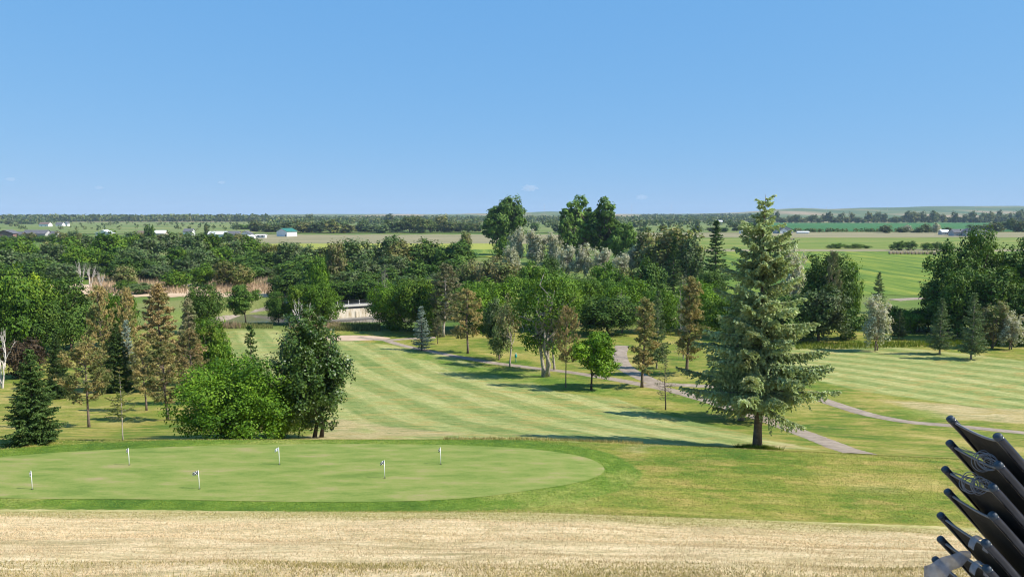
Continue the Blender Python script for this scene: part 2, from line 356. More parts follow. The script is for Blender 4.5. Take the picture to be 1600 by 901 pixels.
FAIR2 = wpoly([(1230, 532), (1380, 540), (1620, 566), (1900, 590), (1900, 650), (1600, 645), (1450, 625), (1330, 608), (1210, 580)])
STRAW = [wpoly([(470, 690), (490, 655), (560, 655), (620, 686)]), wpoly([(1380, 625), (1500, 630), (1700, 645), (1700, 668), (1480, 655)]), wpoly([(560, 660), (800, 678), (560, 683)]),
         wpoly([(940, 700), (1250, 690), (1240, 702), (1000, 712)])]
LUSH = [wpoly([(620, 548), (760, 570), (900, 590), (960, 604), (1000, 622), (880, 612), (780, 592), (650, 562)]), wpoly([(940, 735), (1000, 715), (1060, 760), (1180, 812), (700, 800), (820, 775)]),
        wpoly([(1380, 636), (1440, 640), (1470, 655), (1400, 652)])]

def build_ground():
    th = np.concatenate([np.linspace(-180, -44, 60, endpoint=False), np.linspace(-44, 44, 640, endpoint=False), np.linspace(44, 180, 60)])
    r = np.concatenate([np.linspace(0.5, 7, 14, endpoint=False), np.geomspace(7, 9200, 560)])
    TH, RR = np.meshgrid(R(1) * th, r); X = np.sin(TH) * RR; Y = np.cos(TH) * RR
    X = X.ravel(); Y = Y.ravel(); Z = height(X, Y)
    nr, ntt = len(r), len(th); i = np.arange(nr - 1)[:, None] * ntt + np.arange(ntt - 1)[None, :]
    F = np.stack([i, i + ntt, i + ntt + 1, i + 1], -1).reshape(-1, 4)
    P = np.stack([X, Y], 1)
    near = (Y > 0) & (Y < 260) & (np.abs(X) < 220)
    def mask(poly, wdt):
        out = np.zeros(len(P)); out[near] = np.clip(.5 + sdist(P[near], poly) / (2 * wdt), 0, 1); return out
    ey = np.interp(X, EDGE[:, 0], EDGE[:, 1]); dry = np.clip(.5 + (ey - Y) / .3, 0, 1)
    olive = np.clip((Y - (ey - 4.0)) / 3.0, 0, 1) * .85
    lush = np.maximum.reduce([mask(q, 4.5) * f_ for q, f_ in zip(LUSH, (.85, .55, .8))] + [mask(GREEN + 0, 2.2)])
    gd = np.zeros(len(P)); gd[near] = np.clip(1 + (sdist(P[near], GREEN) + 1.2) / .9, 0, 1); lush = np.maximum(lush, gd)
    straw = np.maximum.reduce([mask(q, 2.0) for q in STRAW]) * .75
    fair = np.maximum(mask(FAIR1, 1.0), mask(FAIR2, 1.5)); fair2 = (X > 22).astype(float)
    at_ = dict(dry=('POINT', dry), olive=('POINT', olive), lush=('POINT', lush), straw=('POINT', straw), fair=('POINT', fair), fair2=('POINT', fair2),
               plain=('POINT', sstep(128, 150, Y)), hill=('POINT', sstep(1800, 2600, np.hypot(X, Y))))
    o = link('ground', mesh_np('ground', np.stack([X, Y, Z], 1), F, at_, True, [M['ground']])); tag(o, kind='structure')
build_ground()

def blob_sheet(name, outline, mat, off, rings=14, thick=0, kind='structure'):
    c = outline.mean(0); n = len(outline); V = []; F = []
    for k in range(rings + 1):
        t = 1 - k / (rings + .3); q = c + (outline - c) * t; z = height(q[:, 0], q[:, 1]) + off
        V.append(np.column_stack([q, z]))
    V = np.concatenate(V)
    for k in range(rings):
        for i in range(n): F.append((k * n + i, k * n + (i + 1) % n, (k + 1) * n + (i + 1) % n, (k + 1) * n + i))
    F.append(tuple(range(rings * n, rings * n + n)))
    if thick:
        b = len(V); lo_ = V[:n].copy(); lo_[:, 2] -= thick; V = np.concatenate([V, lo_])
        for i in range(n): F.append((b + i, b + (i + 1) % n, (i + 1) % n, i))
    me = bpy.data.meshes.new(name); me.from_pydata(V.tolist(), [], F); me.materials.append(mat); me.polygons.foreach_set('use_smooth', [True] * len(me.polygons)); me.update()
    o = link(name, me); tag(o, kind=kind); return o
blob_sheet('putting_green', GREEN, M['green_turf'], .012, 16)

def strip(name, pts, widths, mat, off, kind='structure', world=False, noise_w=.0):
    P = np.array(pts) if world else np.array([hit(a, b)[:2] for a, b in pts]); S = spline(P, 14); W = np.interp(np.linspace(0, 1, len(S)), np.linspace(0, 1, len(widths)), widths)
    T = np.gradient(S, axis=0); T /= np.linalg.norm(T, axis=1)[:, None]; Nn = np.stack([T[:, 1], -T[:, 0]], 1)
    rs = np.random.RandomState(3); cols = []
    for k in np.linspace(-1, 1, 7):
        wob = (rs.rand(len(S)) - .5) * noise_w if abs(k) == 1 else 0
        q = S + Nn * ((W * .5) * k + wob)[:, None]; cols.append(np.column_stack([q, height(q[:, 0], q[:, 1]) + off * (1 if abs(k) < 1 else .2)]))
    V = np.stack(cols, 1).reshape(-1, 3); n = len(S); i = np.arange(n - 1)[:, None] * 7 + np.arange(6)[None]
    F = np.stack([i, i + 1, i + 8, i + 7], -1).reshape(-1, 4)
    o = link(name, mesh_np(name, V, F, None, True, [mat])); tag(o, kind=kind); return o
strip('cart_path', [(600, 530), (620, 537), (650, 544), (700, 554), (760, 565), (820, 573), (880, 580), (940, 589), (1000, 600), (1050, 610), (1100, 624), (1150, 640), (1195, 655), (1240, 671), (1285, 688), (1322, 702), (1346, 709)], [1.5, 1.7, 1.8, 1.9, 2.1], M['path'], .04, noise_w=.1)
strip('cart_path', [(972, 540), (968, 553), (972, 568), (985, 580), (1010, 592), (1040, 604)], [2.2, 2.3, 2.2], M['path'], .055, noise_w=.1)
strip('cart_path', [(1040, 600), (1120, 604), (1200, 606), (1260, 617), (1310, 633), (1360, 648), (1420, 659), (1490, 665), (1560, 672), (1640, 680)], [1.8, 1.8, 1.7], M['path'], .06, noise_w=.1)
strip('gravel_lane', [(290, 506), (340, 500), (385, 494), (415, 485), (445, 476), (470, 470)], [1.6, 2, 2.6, 2], M['path'], .08, noise_w=.4)
strip('gravel_lane', [(1395, 469), (1420, 467), (1450, 466), (1500, 466)], [4, 4], M['path'], .08, noise_w=.3)
strip('gravel_lane', [(560, 527), (600, 531), (640, 529), (680, 527)], [1.8, 1.8], M['path'], .07, noise_w=.1)
blob_sheet('dirt_patch', spline(wpoly([(505, 529), (520, 525), (560, 524), (595, 526), (610, 529), (580, 531.5), (530, 532.5)]), 5, True), M['sand'], .05, 4)
blob_sheet('dirt_patch', spline(wpoly([(1020, 497), (1060, 495), (1085, 498), (1050, 500)]), 5, True), M['sand'], .05, 4)

def flat_sheet(name, x0, x1, y0, y1, mat, off, x0b=None, x1b=None, seed=1):
    "a field on the plain; y0 is its near edge, y1 its far edge"
    rs = np.random.RandomState(seed); nu, nv = 60, 12
    d0 = hit(800, y0)[1]; d1 = hit(800, y1)[1]; V = []
    x0b = x0 if x0b is None else x0b; x1b = x1 if x1b is None else x1b
    for j in range(nv + 1):
        D = d0 * (d1 / d0) ** (j / nv); t = j / nv
        for i in range(nu + 1):
            s = i / nu; px = (x0 + (x0b - x0) * t) * (1 - s) + (x1 + (x1b - x1) * t) * s
            dd = D + (0 if 0 < j < nv else (rs.rand() - .5) * .012 * D)
            x = (px - CX) / FPX * dd * 1.002; V.append((x, dd, H1(x, dd) + off))
    i = np.arange(nv)[:, None] * (nu + 1) + np.arange(nu)[None]; F = np.stack([i, i + 1, i + nu + 2, i + nu + 1], -1).reshape(-1, 4)
    o = link(name, mesh_np(name, V, F, None, True, [mat])); tag(o, kind='structure'); return o
flat_sheet('marsh', 60, 470, 464, 444, M['marsh'], .06, 60, 470)
flat_sheet('meadow', 1120, 2100, 461, 392, M['meadow'], .08)
flat_sheet('field_margin', 1100, 2100, 393, 389, M['tanfield'], .12)
flat_sheet('hayfield', 560, 2200, 389.5, 371, M['hayfield'], .16)
flat_sheet('stubble_field', 360, 1080, 381, 367, M['tanfield'], .25)
flat_sheet('hay_strip', 1000, 2200, 371.5, 363, M['tanfield'], .30)
flat_sheet('flowering_crop_field', 330, 790, 391, 380, M['canola'], .22)
flat_sheet('meadow', 690, 860, 402, 390.5, M['meadow'], .26)
flat_sheet('crop_field', 1165, 2200, 362, 348.5, M['crop'], .5)
flat_sheet('prairie', -500, 440, 366, 347, M['paleg'], .45)
flat_sheet('prairie', 440, 1180, 364, 350, M['paleg'], .5)
mb = MB(); mb.add([(-80, 148, -3.35), (-2, 148, -3.35), (-2, 200, -3.35), (-80, 200, -3.35)], [(0, 1, 2, 3)])
tag(mb.build('creek_water', M['water']), kind='structure')

# ------------------------------------------------------------------ trees
def nrm(a): return a / (np.linalg.norm(a, axis=-1, keepdims=True) + 1e-9)
def quads(c, n, s, asp, rs, along=None):
    r = along if along is not None else rs.normal(size=c.shape)
    a = nrm(r - n * np.sum(r * n, -1, keepdims=True)); b = np.cross(n, a); s = np.asarray(s).reshape(-1, 1) * np.ones((len(c), 1))
    return np.stack([c - a * s, c + b * s * asp, c + a * s, c - b * s * asp], 1).reshape(-1, 3)
def crown_mesh(name, V, v, mat):
    F = np.arange(len(V)).reshape(-1, 4); return mesh_np(name, V, F, {'v': ('FACE', np.clip(v, 0, 1))}, False, [mat])
def curve(a, b, rs, k=5, amp=.1, sag=0):
    a, b = np.asarray(a, float), np.asarray(b, float); t = np.linspace(0, 1, k)[:, None]; L_ = np.linalg.norm(b - a)
    P = a + (b - a) * t; P[1:-1] += rs.normal(size=(k - 2, 3)) * amp * L_ * .5; P[:, 2] += (-sag * 4 * t * (1 - t) * L_)[:, 0]; return P

def broadleaf(name, seed, H, W, zb, nl=12, nc=16, nlv=50, ls=.2, lobe=.34, cl=.13, mat='green', bark='bark', trunk_r=.022, stems=1, upr=0, fill=.5, limbs=14, top=1.0, full=False):
    rs = np.random.RandomState(seed); R0 = W / 2; hz = (H - zb) / 2; zc = zb + hz * .95
    ctr = []; i = 0
    while len(ctr) < nl:
        d = nrm(rs.normal(size=3)); 
        if d[2] < -.55 and rs.rand() < .6 and not full: continue
        rr = rs.uniform(.35, .78) * (1 if rs.rand() > .15 else .5)
        wz = 1 - max(0, d[2]) * (1 - top) 
        c = np.array([d[0] * R0 * rr * wz, d[1] * R0 * rr * wz, zc + d[2] * hz * rr * 1.04])
        if all(np.linalg.norm((c - q) / [R0, R0, hz]) > .30 for q in ctr) or i > 300: ctr.append(c)
        i += 1
    V = []; v = []; clump_c = []
    for c in ctr:
        rl = lobe * R0 * rs.uniform(.75, 1.25) * 1.15; rz = rl * rs.uniform(.8, 1.1) * (1 + upr)
        k = int(nc * rs.uniform(.75, 1.3)); u = nrm(rs.normal(size=(k, 3)) + [0, 0, .25]); rad = rs.uniform(.55, 1.05, (k, 1)) ** .7
        cc = c + u * rad * [rl, rl, rz]; cc[:, 2] = np.maximum(cc[:, 2], zb + .02 * H) if full else cc[:, 2]
        lobev = rs.uniform(-.12, .12)
        for q, uu in zip(cc, u):
            if q[2] < zb * .6: continue
            m_ = int(nlv * rs.uniform(.6, 1.4)); cr = cl * R0 * 2 * rs.uniform(.6, 1.3)
            w_ = nrm(rs.normal(size=(m_, 3))); p = q + w_ * (rs.uniform(.2, 1, (m_, 1)) ** .6) * cr * [1, 1, .7 + upr]
            n = nrm(w_ * .45 + uu * .75 + rs.normal(size=(m_, 3)) * .42 + [0, 0, .25])
            V.append(quads(p, n, ls * rs.uniform(.7, 1.3, m_), .62, rs)); v.append(rs.rand() * .4 + rs.rand(m_) * .6 + lobev)
            clump_c.append(q)
    crown = crown_mesh(name + '_crown', np.concatenate(V), np.concatenate(v), M[mat])
    mb = MB(); tr = H * trunk_r
    tops = []
    for s in range(stems):
        base = np.array([0, 0, -.25]) + (rs.normal(size=3) * [1, 1, 0] * R0 * (.13 if limbs < 13 else .05) * (stems > 1)); tp = np.array([rs.normal() * R0 * (.08 if stems == 1 else .35), rs.normal() * R0 * (.08 if stems == 1 else .35), zc + hz * .45])
        P = curve(base, tp, rs, 7, .05); 
        if stems == 1: P[1] = [0, 0, zb * .35]; 
        rad = np.linspace(1, .22, 7) * tr * (1 if stems == 1 else .7); rad[0] *= 1.35; mb.tube(P, rad, 8); tops.append(P)
    for k in rs.permutation(len(clump_c))[:limbs * max(1, stems)]:
        P0 = tops[rs.randint(len(tops))]; q = clump_c[k]; j = rs.randint(2, 5)
        while j > 1 and P0[j][2] > q[2]: j -= 1
        pp = curve(P0[j], q, rs, 5, .12, -.04); mb.tube(pp, np.linspace(.42, .1, 5) * tr, 5, False)
        for e in range(2):
            q2 = clump_c[rs.randint(len(clump_c))]
            if np.linalg.norm(q2 - pp[2]) < R0 * .8: mb.tube(curve(pp[2], q2, rs, 4, .12), np.linspace(.22, .05, 4) * tr, 4, False)
    return dict(name=name, H=H, W=W, trunk=mb.mesh(name + '_trunk', [M[bark]], True), crown=crown, rough=(mat))

def spruce(name, seed, H, W, zb, prof=None, dz=.45, nb=7, ls=.1, tstep=.16, mat='spruce_mid', bark='bark', trunk_r=.016, a0=-.28, tw=.36, gap=0.0, hang=.5, asp=.42, nstep=.7, wind=0.0, jit=.28):
    rs = np.random.RandomState(seed); V = []; v = []; mb = MB(); z = zb; tr = H * trunk_r
    prof = prof or (lambda t: (1 - t) ** .85 * (.75 + .25 * min(1, t * 8)))
    mb.tube([(0, 0, -.3), (0, 0, H * .08), (0.01 * H, 0, H * .4), (0, .005 * H, H * .75), (0, 0, H * .985)], np.array([1.35, 1, .72, .36, .04]) * tr, 10)
    while z < H * .975:
        t = (z - zb) / (H - zb); n_ = max(3, int(round(nb * (1 - .45 * t)))); ph = rs.rand() * 6.28
        for k in range(n_):
            if rs.rand() < gap: continue
            az = ph + k * 2 * math.pi / n_ + rs.normal() * .22; L_ = W / 2 * prof(t) * rs.uniform(1 - jit, 1.12) * (1 + wind * math.cos(az)) + .08 * min(1, W)
            z0 = z + rs.normal() * dz * .25; m_ = max(3, int(L_ / tstep)); s = (np.arange(m_) + .6) / m_
            sa = a0 * (1 - t) ** .7 + .42 * t + rs.normal() * .06; sb = .16 * (1 - t)
            d = np.array([math.cos(az), math.sin(az), 0]); perp = np.array([-d[1], d[0], 0]); bend = rs.normal() * .08
            pos = lambda q: np.outer(q * L_, d) + np.outer(bend * L_ * q * q, perp) + np.outer(L_ * (sa * q + sb * q * q) , [0, 0, 1]) + [0, 0, z0]
            P = pos(s); P5 = pos(np.linspace(0, 1, 4)); mb.tube(P5, np.linspace(.2, .05, 4) * tr * (.5 + .8 * L_ / (W / 2)), 4, False)
            T = nrm(np.gradient(P, axis=0) if m_ > 1 else np.tile(d, (1, 1)))
            bv = rs.rand() * .35
            cs = []; ds = []
            for side in (-1, 1):
                tl = (tw * L_ * (1 - s) ** .8 * (.35 + .65 * np.minimum(1, s * 3)) + .12 * min(1, ls * 9)) * rs.uniform(.7, 1.25, m_)
                kk = np.maximum(2, (tl / (ls * nstep)).astype(int)); km = kk.max()
                f = (np.arange(km)[None, :] + .5) / kk[:, None]; ok = f < 1
                td = nrm(T * .75 + side * perp * .85 + [0, 0, -.12] + rs.normal(size=(m_, 3)) * .18)
                pp = P[:, None, :] + td[:, None, :] * (f * tl[:, None])[..., None]; pp[..., 2] -= hang * (f ** 2) * tl[:, None] * .8
                dd = np.broadcast_to(td[:, None, :], pp.shape).copy(); dd[..., 2] -= hang * f * .9
                cs.append(pp[ok]); ds.append(dd[ok])
            cs.append(P + T * ls * .3); ds.append(T)
            c = np.concatenate(cs); a = nrm(np.concatenate(ds) + rs.normal(size=c.shape) * .3); c = c + rs.normal(size=c.shape) * ls * .3
            n = nrm(rs.normal(size=c.shape) * .6 + [0, 0, .7])
            V.append(quads(c, n, ls * rs.uniform(.75, 1.3, len(c)), asp, rs, a)); v.append(bv + rs.rand(len(c)) * .65)
            n2 = nrm(np.cross(n, a)); V.append(quads(c, n2, ls * rs.uniform(.7, 1.1, len(c)), asp * .8, rs, a)); v.append(bv + rs.rand(len(c)) * .65)
        z += dz * rs.uniform(.75, 1.25) * (1 - .45 * t)
    crown = crown_mesh(name + '_crown', np.concatenate(V), np.concatenate(v), M[mat])
    return dict(name=name, H=H, W=W, trunk=mb.mesh(name + '_trunk', [M[bark]], True), crown=crown)

def pine(name, seed, H, W, zb, nbr=70, tuft=7, ls=.13, mat='pine_brown', bark='bark', trunk_r=.014, prof=None, needles=13, droop=0.0, clus=.5):
    rs = np.random.RandomState(seed); V = []; v = []; mb = MB(); tr = H * trunk_r
    prof = prof or (lambda t: math.sin(math.pi * min(1, .22 + t * .8)) ** .7)
    xo = rs.normal(size=2) * .02 * H
    mb.tube([(0, 0, -.3), (0, 0, H * .1), (xo[0], xo[1], H * .5), (xo[0] * .5, 0, H * .97)], np.array([1.35, 1, .6, .1]) * tr, 9)
    for i in range(nbr):
        t = (i + rs.rand()) / nbr; z0 = zb + (H - zb) * t * .97; az = i * 2.4 + rs.normal() * .4; L_ = W / 2 * prof(t) * rs.uniform(.6, 1.12)
        d = np.array([math.cos(az), math.sin(az), 0]); up = .25 + .35 * t - droop + rs.normal() * .1
        b0 = np.array([xo[0] * min(1, z0 / H * 2), xo[1] * min(1, z0 / H * 2), z0]); e = b0 + d * L_ + [0, 0, L_ * up]
        P = curve(b0, e, rs, 5, .08, .06); mb.tube(P, np.linspace(.28, .06, 5) * tr, 5, False)
        nt_ = int(tuft * (1.2 + 3 * L_ / (W / 2))); cs = []
        for k in range(nt_):
            f = rs.uniform(.35, 1) ** .7; base = P[int(f * 4)] * (1 - (f * 4) % 1) + P[min(4, int(f * 4) + 1)] * ((f * 4) % 1)
            off = rs.normal(size=3) * clus * (.25 + .55 * (1 - abs(f - .75))) * [1, 1, .5] * W * .12; q = base + off + [0, 0, .1]; cs.append(q)
            if k % 4 == 0: mb.tube([base, base * .4 + q * .6, q], np.array([.1, .06, .03]) * tr, 4, False)
        cs = np.array(cs); bv = rs.rand() * .3
        c = np.repeat(cs, needles, 0); u = nrm(rs.normal(size=c.shape) + [0, 0, .35]); p = c + u * ls * .8
        V.append(quads(p, nrm(np.cross(u, rs.normal(size=u.shape))), ls * rs.uniform(.7, 1.25, len(c)), .30, rs, u))
        v.append(np.repeat(rs.rand(len(cs)) * .4, needles) + bv + rs.rand(len(c)) * .35)
    crown = crown_mesh(name + '_crown', np.concatenate(V), np.concatenate(v), M[mat])
    return dict(name=name, H=H, W=W, trunk=mb.mesh(name + '_trunk', [M[bark]], True), crown=crown)

def deadtree(name, seed, H, W, bark='bark_white', stems=3, depth=4, r=.012, spread=.5):
    rs = np.random.RandomState(seed); mb = MB()
    def grow(p, d, L_, rad, k):
        q = p + d * L_; P = curve(p, q, rs, 4, .12); mb.tube(P, np.linspace(rad, rad * .55, 4), 5 if k > 1 else 4, False)
        if k == 0: return
        for _ in range(rs.randint(2, 4)):
            f = rs.uniform(.45, 1); b = P[0] * (1 - f) + P[-1] * f; nd = nrm(d + rs.normal(size=3) * spread + [0, 0, .12]); grow(b, nd, L_ * rs.uniform(.55, .8), rad * .55, k - 1)
    for s in range(stems):
        a = s * 6.28 / stems + rs.rand(); d = nrm(np.array([math.cos(a) * .35 * (stems > 1), math.sin(a) * .35 * (stems > 1), 1])); grow(np.array([0, 0, -.2]), d, H * .42, H * r, depth)
    me = mb.mesh(name, [M[bark]], True); co = np.array([x.co for x in me.vertices]); 
    for x in me.vertices: x.co = (x.co[0] / (np.abs(co[:, 0]).max()) * W / 2, x.co[1] / (np.abs(co[:, 1]).max()) * W / 2, x.co[2] / co[:, 2].max() * H if x.co[2] > 0 else x.co[2])
    return dict(name=name, H=H, W=W, trunk=me, crown=None)

def hero_prof(t):
    xs = [0, .04, .1, .2, .34, .47, .55, .61, .68, .75, .81, .85, .89, .95, 1]; ys = [.80, 1.0, .95, .85, .77, .65, .55, .47, .43, .38, .31, .17, .12, .10, .08]
    return float(np.interp(t, xs, ys))
PR = {}
def P_(key, f): PR[key] = f
P_('hero', spruce('hero', 11, 15.9, 9.9, 2.9, hero_prof, .60, 9, .105, .13, 'spruce_hero', 'bark', .0165, -.15, .31, .13, .6, .62, .6, jit=.38))
P_('spr_near', spruce('spr_near', 12, 7, 4.6, .1, None, .30, 9, .085, .12, 'spruce_dark', 'bark_dark', .016, -.15, .36, .03, .45, .5, .7))
P_('spr_mid', spruce('spr_mid', 13, 9, 4.4, 1.0, None, .42, 7, .13, .22, 'spruce_mid', 'bark_pale', .014, -.12, .34, .05, .3, .45, .85))
P_('spr_mid2', spruce('spr_mid2', 14, 8, 3.6, .5, None, .42, 7, .12, .22, 'spruce_blue', 'bark', .014, -.05, .34, .08, .3, .45, .85))
P_('spr_thin', spruce('spr_thin', 15, 6, 3.4, 1.6, lambda t: (1 - t) ** .6 * (.9 if t < .45 else .5), .38, 5, .08, .16, 'olive', 'bark_pale', .009, .0, .3, .25, .2, .4, .9))
P_('spr_far', spruce('spr_far', 16, 18, 8, .5, None, .9, 7, .3, .5, 'spruce_dark', 'bark', .012, -.15, .36, .05, .3, .45, .85))
P_('pine_a', pine('pine_a', 21, 9, 5.6, 2.6, 60, 7, .12, 'pine_brown', clus=.4))
P_('pine_b', pine('pine_b', 22, 10, 5.4, 2.3, 62, 7, .12, 'pine_olive', clus=.4, prof=lambda t: .95 * (1 - t) ** .45 * (.6 + .4 * min(1, t * 5))))
P_('pine_c', pine('pine_c', 23, 11, 4.4, 1.6, 78, 6, .13, 'pine_rust', clus=.4, prof=lambda t: (1 - t) ** .7 * (.7 + .3 * min(1, t * 6)), droop=.15))
P_('pine_tall', pine('pine_tall', 24, 15, 6.4, 3.2, 70, 6, .17, 'pine_grey', 'bark_pale', .014, clus=.4, prof=lambda t: (1 - t) ** .5 * (.6 + .4 * min(1, t * 3)), droop=.1))
P_('pine_lay', pine('pine_lay', 25, 12, 4.6, 2.2, 52, 9, .14, 'pine_rust', prof=lambda t: (.75 + .25 * math.sin(t * 25)) * (1 - t) ** .45, droop=.12, clus=.6))
P_('bush_hero', broadleaf('bush_hero', 31, 5.4, 7.2, .1, 34, 24, 56, .078, .30, .085, 'green', 'bark_dark', .016, 6, .1, limbs=7, full=True))
P_('poplar', broadleaf('poplar', 32, 8.6, 4.9, .5, 32, 22, 44, .085, .32, .085, 'poplar', 'bark_dark', .020, 2, .5, limbs=10, top=.6, full=True))
P_('maple', broadleaf('maple', 33, 6.4, 5.0, 1.5, 13, 20, 46, .11, .36, .11, 'bright', 'bark_dark', .018, 1))
P_('ash', broadleaf('ash', 34, 11, 13, .3, 24, 18, 40, .21, .30, .10, 'bright', 'bark', full=True, upr=.15))
P_('ash2', broadleaf('ash2', 35, 11, 12, .3, 21, 18, 40, .21, .33, .10, 'bright', 'bark', full=True, upr=.15))
P_('oak', broadleaf('oak', 36, 13, 12, 1.0, 22, 18, 34, .23, .32, .10, 'deep', 'bark', full=True, upr=.2))
P_('elm', broadleaf('elm', 37, 14, 11, .8, 24, 16, 32, .24, .30, .10, 'wood', 'bark', upr=.3, full=True))
P_('shrub', broadleaf('shrub', 38, 6, 8, .1, 11, 14, 34, .2, .36, .12, 'green', 'bark', .015, 4, limbs=4))
P_('sparse', broadleaf('sparse', 39, 11.5, 7.6, 2.0, 24, 13, 20, .13, .26, .10, 'olive', 'bark_pale', .026, 3, .2, limbs=14))
P_('thin_tree', broadleaf('thin_tree', 40, 8, 5.5, 1.5, 13, 10, 16, .15, .28, .11, 'olive', 'bark_pale', .020, 1, .2, limbs=18))
P_('silver', broadleaf('silver', 41, 10, 8, 1.2, 15, 12, 26, .21, .27, .09, 'silver', 'bark', .02, 2, .7, limbs=12))
P_('cotton', broadleaf('cotton', 42, 30, 25, 2, 22, 20, 34, .6, .27, .08, 'cotton', 'bark', .03, 1, .1, limbs=20))
P_('cotton2', broadleaf('cotton2', 43, 28, 20, 2, 22, 16, 30, .55, .24, .075, 'cotton', 'bark', .03, 3, .12, limbs=18, top=.9))
P_('wood_a', broadleaf('wood_a', 44, 14, 12, .3, 20, 13, 22, .36, .33, .11, 'wood', 'bark', limbs=8, upr=.25, full=True))
P_('wood_b', broadleaf('wood_b', 45, 15, 11, .3, 20, 13, 22, .36, .32, .11, 'wood', 'bark', upr=.45, limbs=8, full=True))
P_('wood_c', broadleaf('wood_c', 46, 11, 11, .2, 17, 14, 22, .34, .36, .12, 'wood', 'bark', limbs=8, upr=.2, full=True))
P_('wood_d', broadleaf('wood_d', 49, 14, 10, .4, 22, 11, 20, .34, .28, .10, 'wood', 'bark_pale', upr=.6, limbs=14, full=True))
P_('far_a', broadleaf('far_a', 47, 20, 18, .3, 16, 9, 12, 1.0, .36, .14, 'far', 'bark', limbs=3, upr=.3, full=True))
P_('far_b', broadleaf('far_b', 48, 20, 15, .3, 14, 9, 12, 1.0, .38, .14, 'far', 'bark', upr=.5, limbs=3, full=True))
P_('dead', deadtree('dead', 51, 7, 5, 'bark_white', 4, 4, .021, .45))
P_('dead_b', deadtree('dead_b', 52, 9, 8, 'bark_pale', 4, 5, .018, .55))
P_('snag', deadtree('snag', 53, 12, 4, 'bark_white', 3, 3, .022, .25))
P_('bare_con', pine('bare_con', 26, 5, 2.4, .8, 46, 2, .07, 'pine_grey', 'bark_dark', .012, prof=lambda t: (1 - t) ** .8, needles=4))

_rr = random.Random(5)
BARE = ('snag', 'dead', 'dead_b')
def tree(kind, x, yb, yt, wpx, mat, name, label, cat='tree', group=None, D=None, rot=None, lean=0, parts=True, single=False):
    if D is None:
        p = hit(x, yb); X, Y = p[0], p[1]
    else:
        X, Y = at(x, 450, D)[0], D
    z = H1(X, Y); top = at(x, yt, Y)[2]; h = max(.5, top - z); wd = wpx / FPX * Y
    pr = PR[kind]
    if wd is None: wd = pr['W']
    root = empty(name, (X, Y, z), _rr.uniform(0, 6.28) if rot is None else rot); root.scale = (wd / pr['W'], wd / pr['W'], h / pr['H'])
    root.rotation_euler[1] = lean
    tag(root, label, cat, group)
    t = link('trunk' if pr['crown'] or kind == 'x' else 'branches', pr['trunk'], root)
    if pr['crown']:
        c = link('crown', pr['crown'], root)
        if mat and M[mat] is not pr['crown'].materials[0]:
            c.material_slots[0].link = 'OBJECT'; c.material_slots[0].material = M[mat]
    return root
T = tree
# --- near left
T('spr_near', 55, 690, 543, 98, 'spruce_dark', 'spruce_tree', 'broad dark green spruce reaching the lawn at the far left behind the putting green')
T('spr_near', 92, 622, 520, 52, 'spruce_dark', 'spruce_tree', 'narrower dark spruce close behind the broad spruce at far left')
T('dead', 4, 606, 498, 74, None, 'dead_tree', 'bare white branched dead tree cut by the left edge of the photo')
T('shrub', 42, 590, 524, 70, 'plum', 'purple_shrub', 'dark purple brown shrub behind the bare white tree', 'shrub')
T('pine_a', 139, 667, 535, 86, 'pine_brown', 'pine_tree', 'brown needled pine with bare trunk right of the broad dark spruce')
T('spr_thin', 192, 687, 572, 58, 'olive', 'young_conifer', 'thin sparse young conifer, nearest of the trees behind the green')
T('spr_near', 186, 612, 503, 58, 'spruce_dark', 'spruce_tree', 'dark spruce standing among the brown pines at left')
T('spr_mid2', 202, 605, 498, 36, 'spruce_blue', 'spruce_tree', 'blue tinged spruce just behind the dark spruce among brown pines')
T('pine_b', 229, 641, 530, 58, 'pine_olive', 'pine_tree', 'olive green pine between the thin conifer and the rusty pines')
T('pine_c', 256, 610, 442, 92, 'pine_rust', 'pine_tree', 'tallest rust brown pine of the left hand grove')
T('pine_b', 262, 656, 533, 84, 'pine_brown', 'pine_tree', 'brown green pine directly left of the large round bush')
T('pine_b', 300, 630, 515, 70, 'pine_rust', 'pine_tree', 'rusty pine rising just behind the left side of the large bush')
T('pine_b', 160, 612, 448, 62, 'pine_olive', 'pine_tree', 'tall olive pine behind the brown pine in the left grove')
T('pine_b', 202, 600, 450, 46, 'pine_olive', 'pine_tree', 'slimmer olive pine left of the tallest rust brown pine')
T('pine_c', 300, 585, 465, 48, 'pine_grey', 'pine_tree', 'greyish pine at the right shoulder of the tallest rust pine')
T('oak', 330, 600, 496, 64, 'green', 'deciduous_tree', 'leafy green tree between the rust pines and the small spruce')
T('shrub', 345, 600, 520, 50, 'green', 'green_shrub', 'green shrub growing at the foot of the leafy tree beside the rust pines', 'shrub')
T('bush_hero', 366, None, 562, 196, 'bush', 'large_bush', 'large round dense green bush at the edge of the putting green', 'bush', D=44.5)
T('bush_hero', 432, None, 602, 70, 'bright', 'leafy_bush', 'lighter green bush filling the gap between large bush and dark poplar', 'bush', D=45.5, rot=2)
T('poplar', 484, None, 474, 122, 'poplar', 'poplar_tree', 'dark glossy leaved poplar with ragged top beside the large bush', D=46.5)
T('spr_mid2', 388, None, 505, 54, 'spruce_dark', 'spruce_tree', 'small dark spruce whose tip shows above the large round bush', D=58)
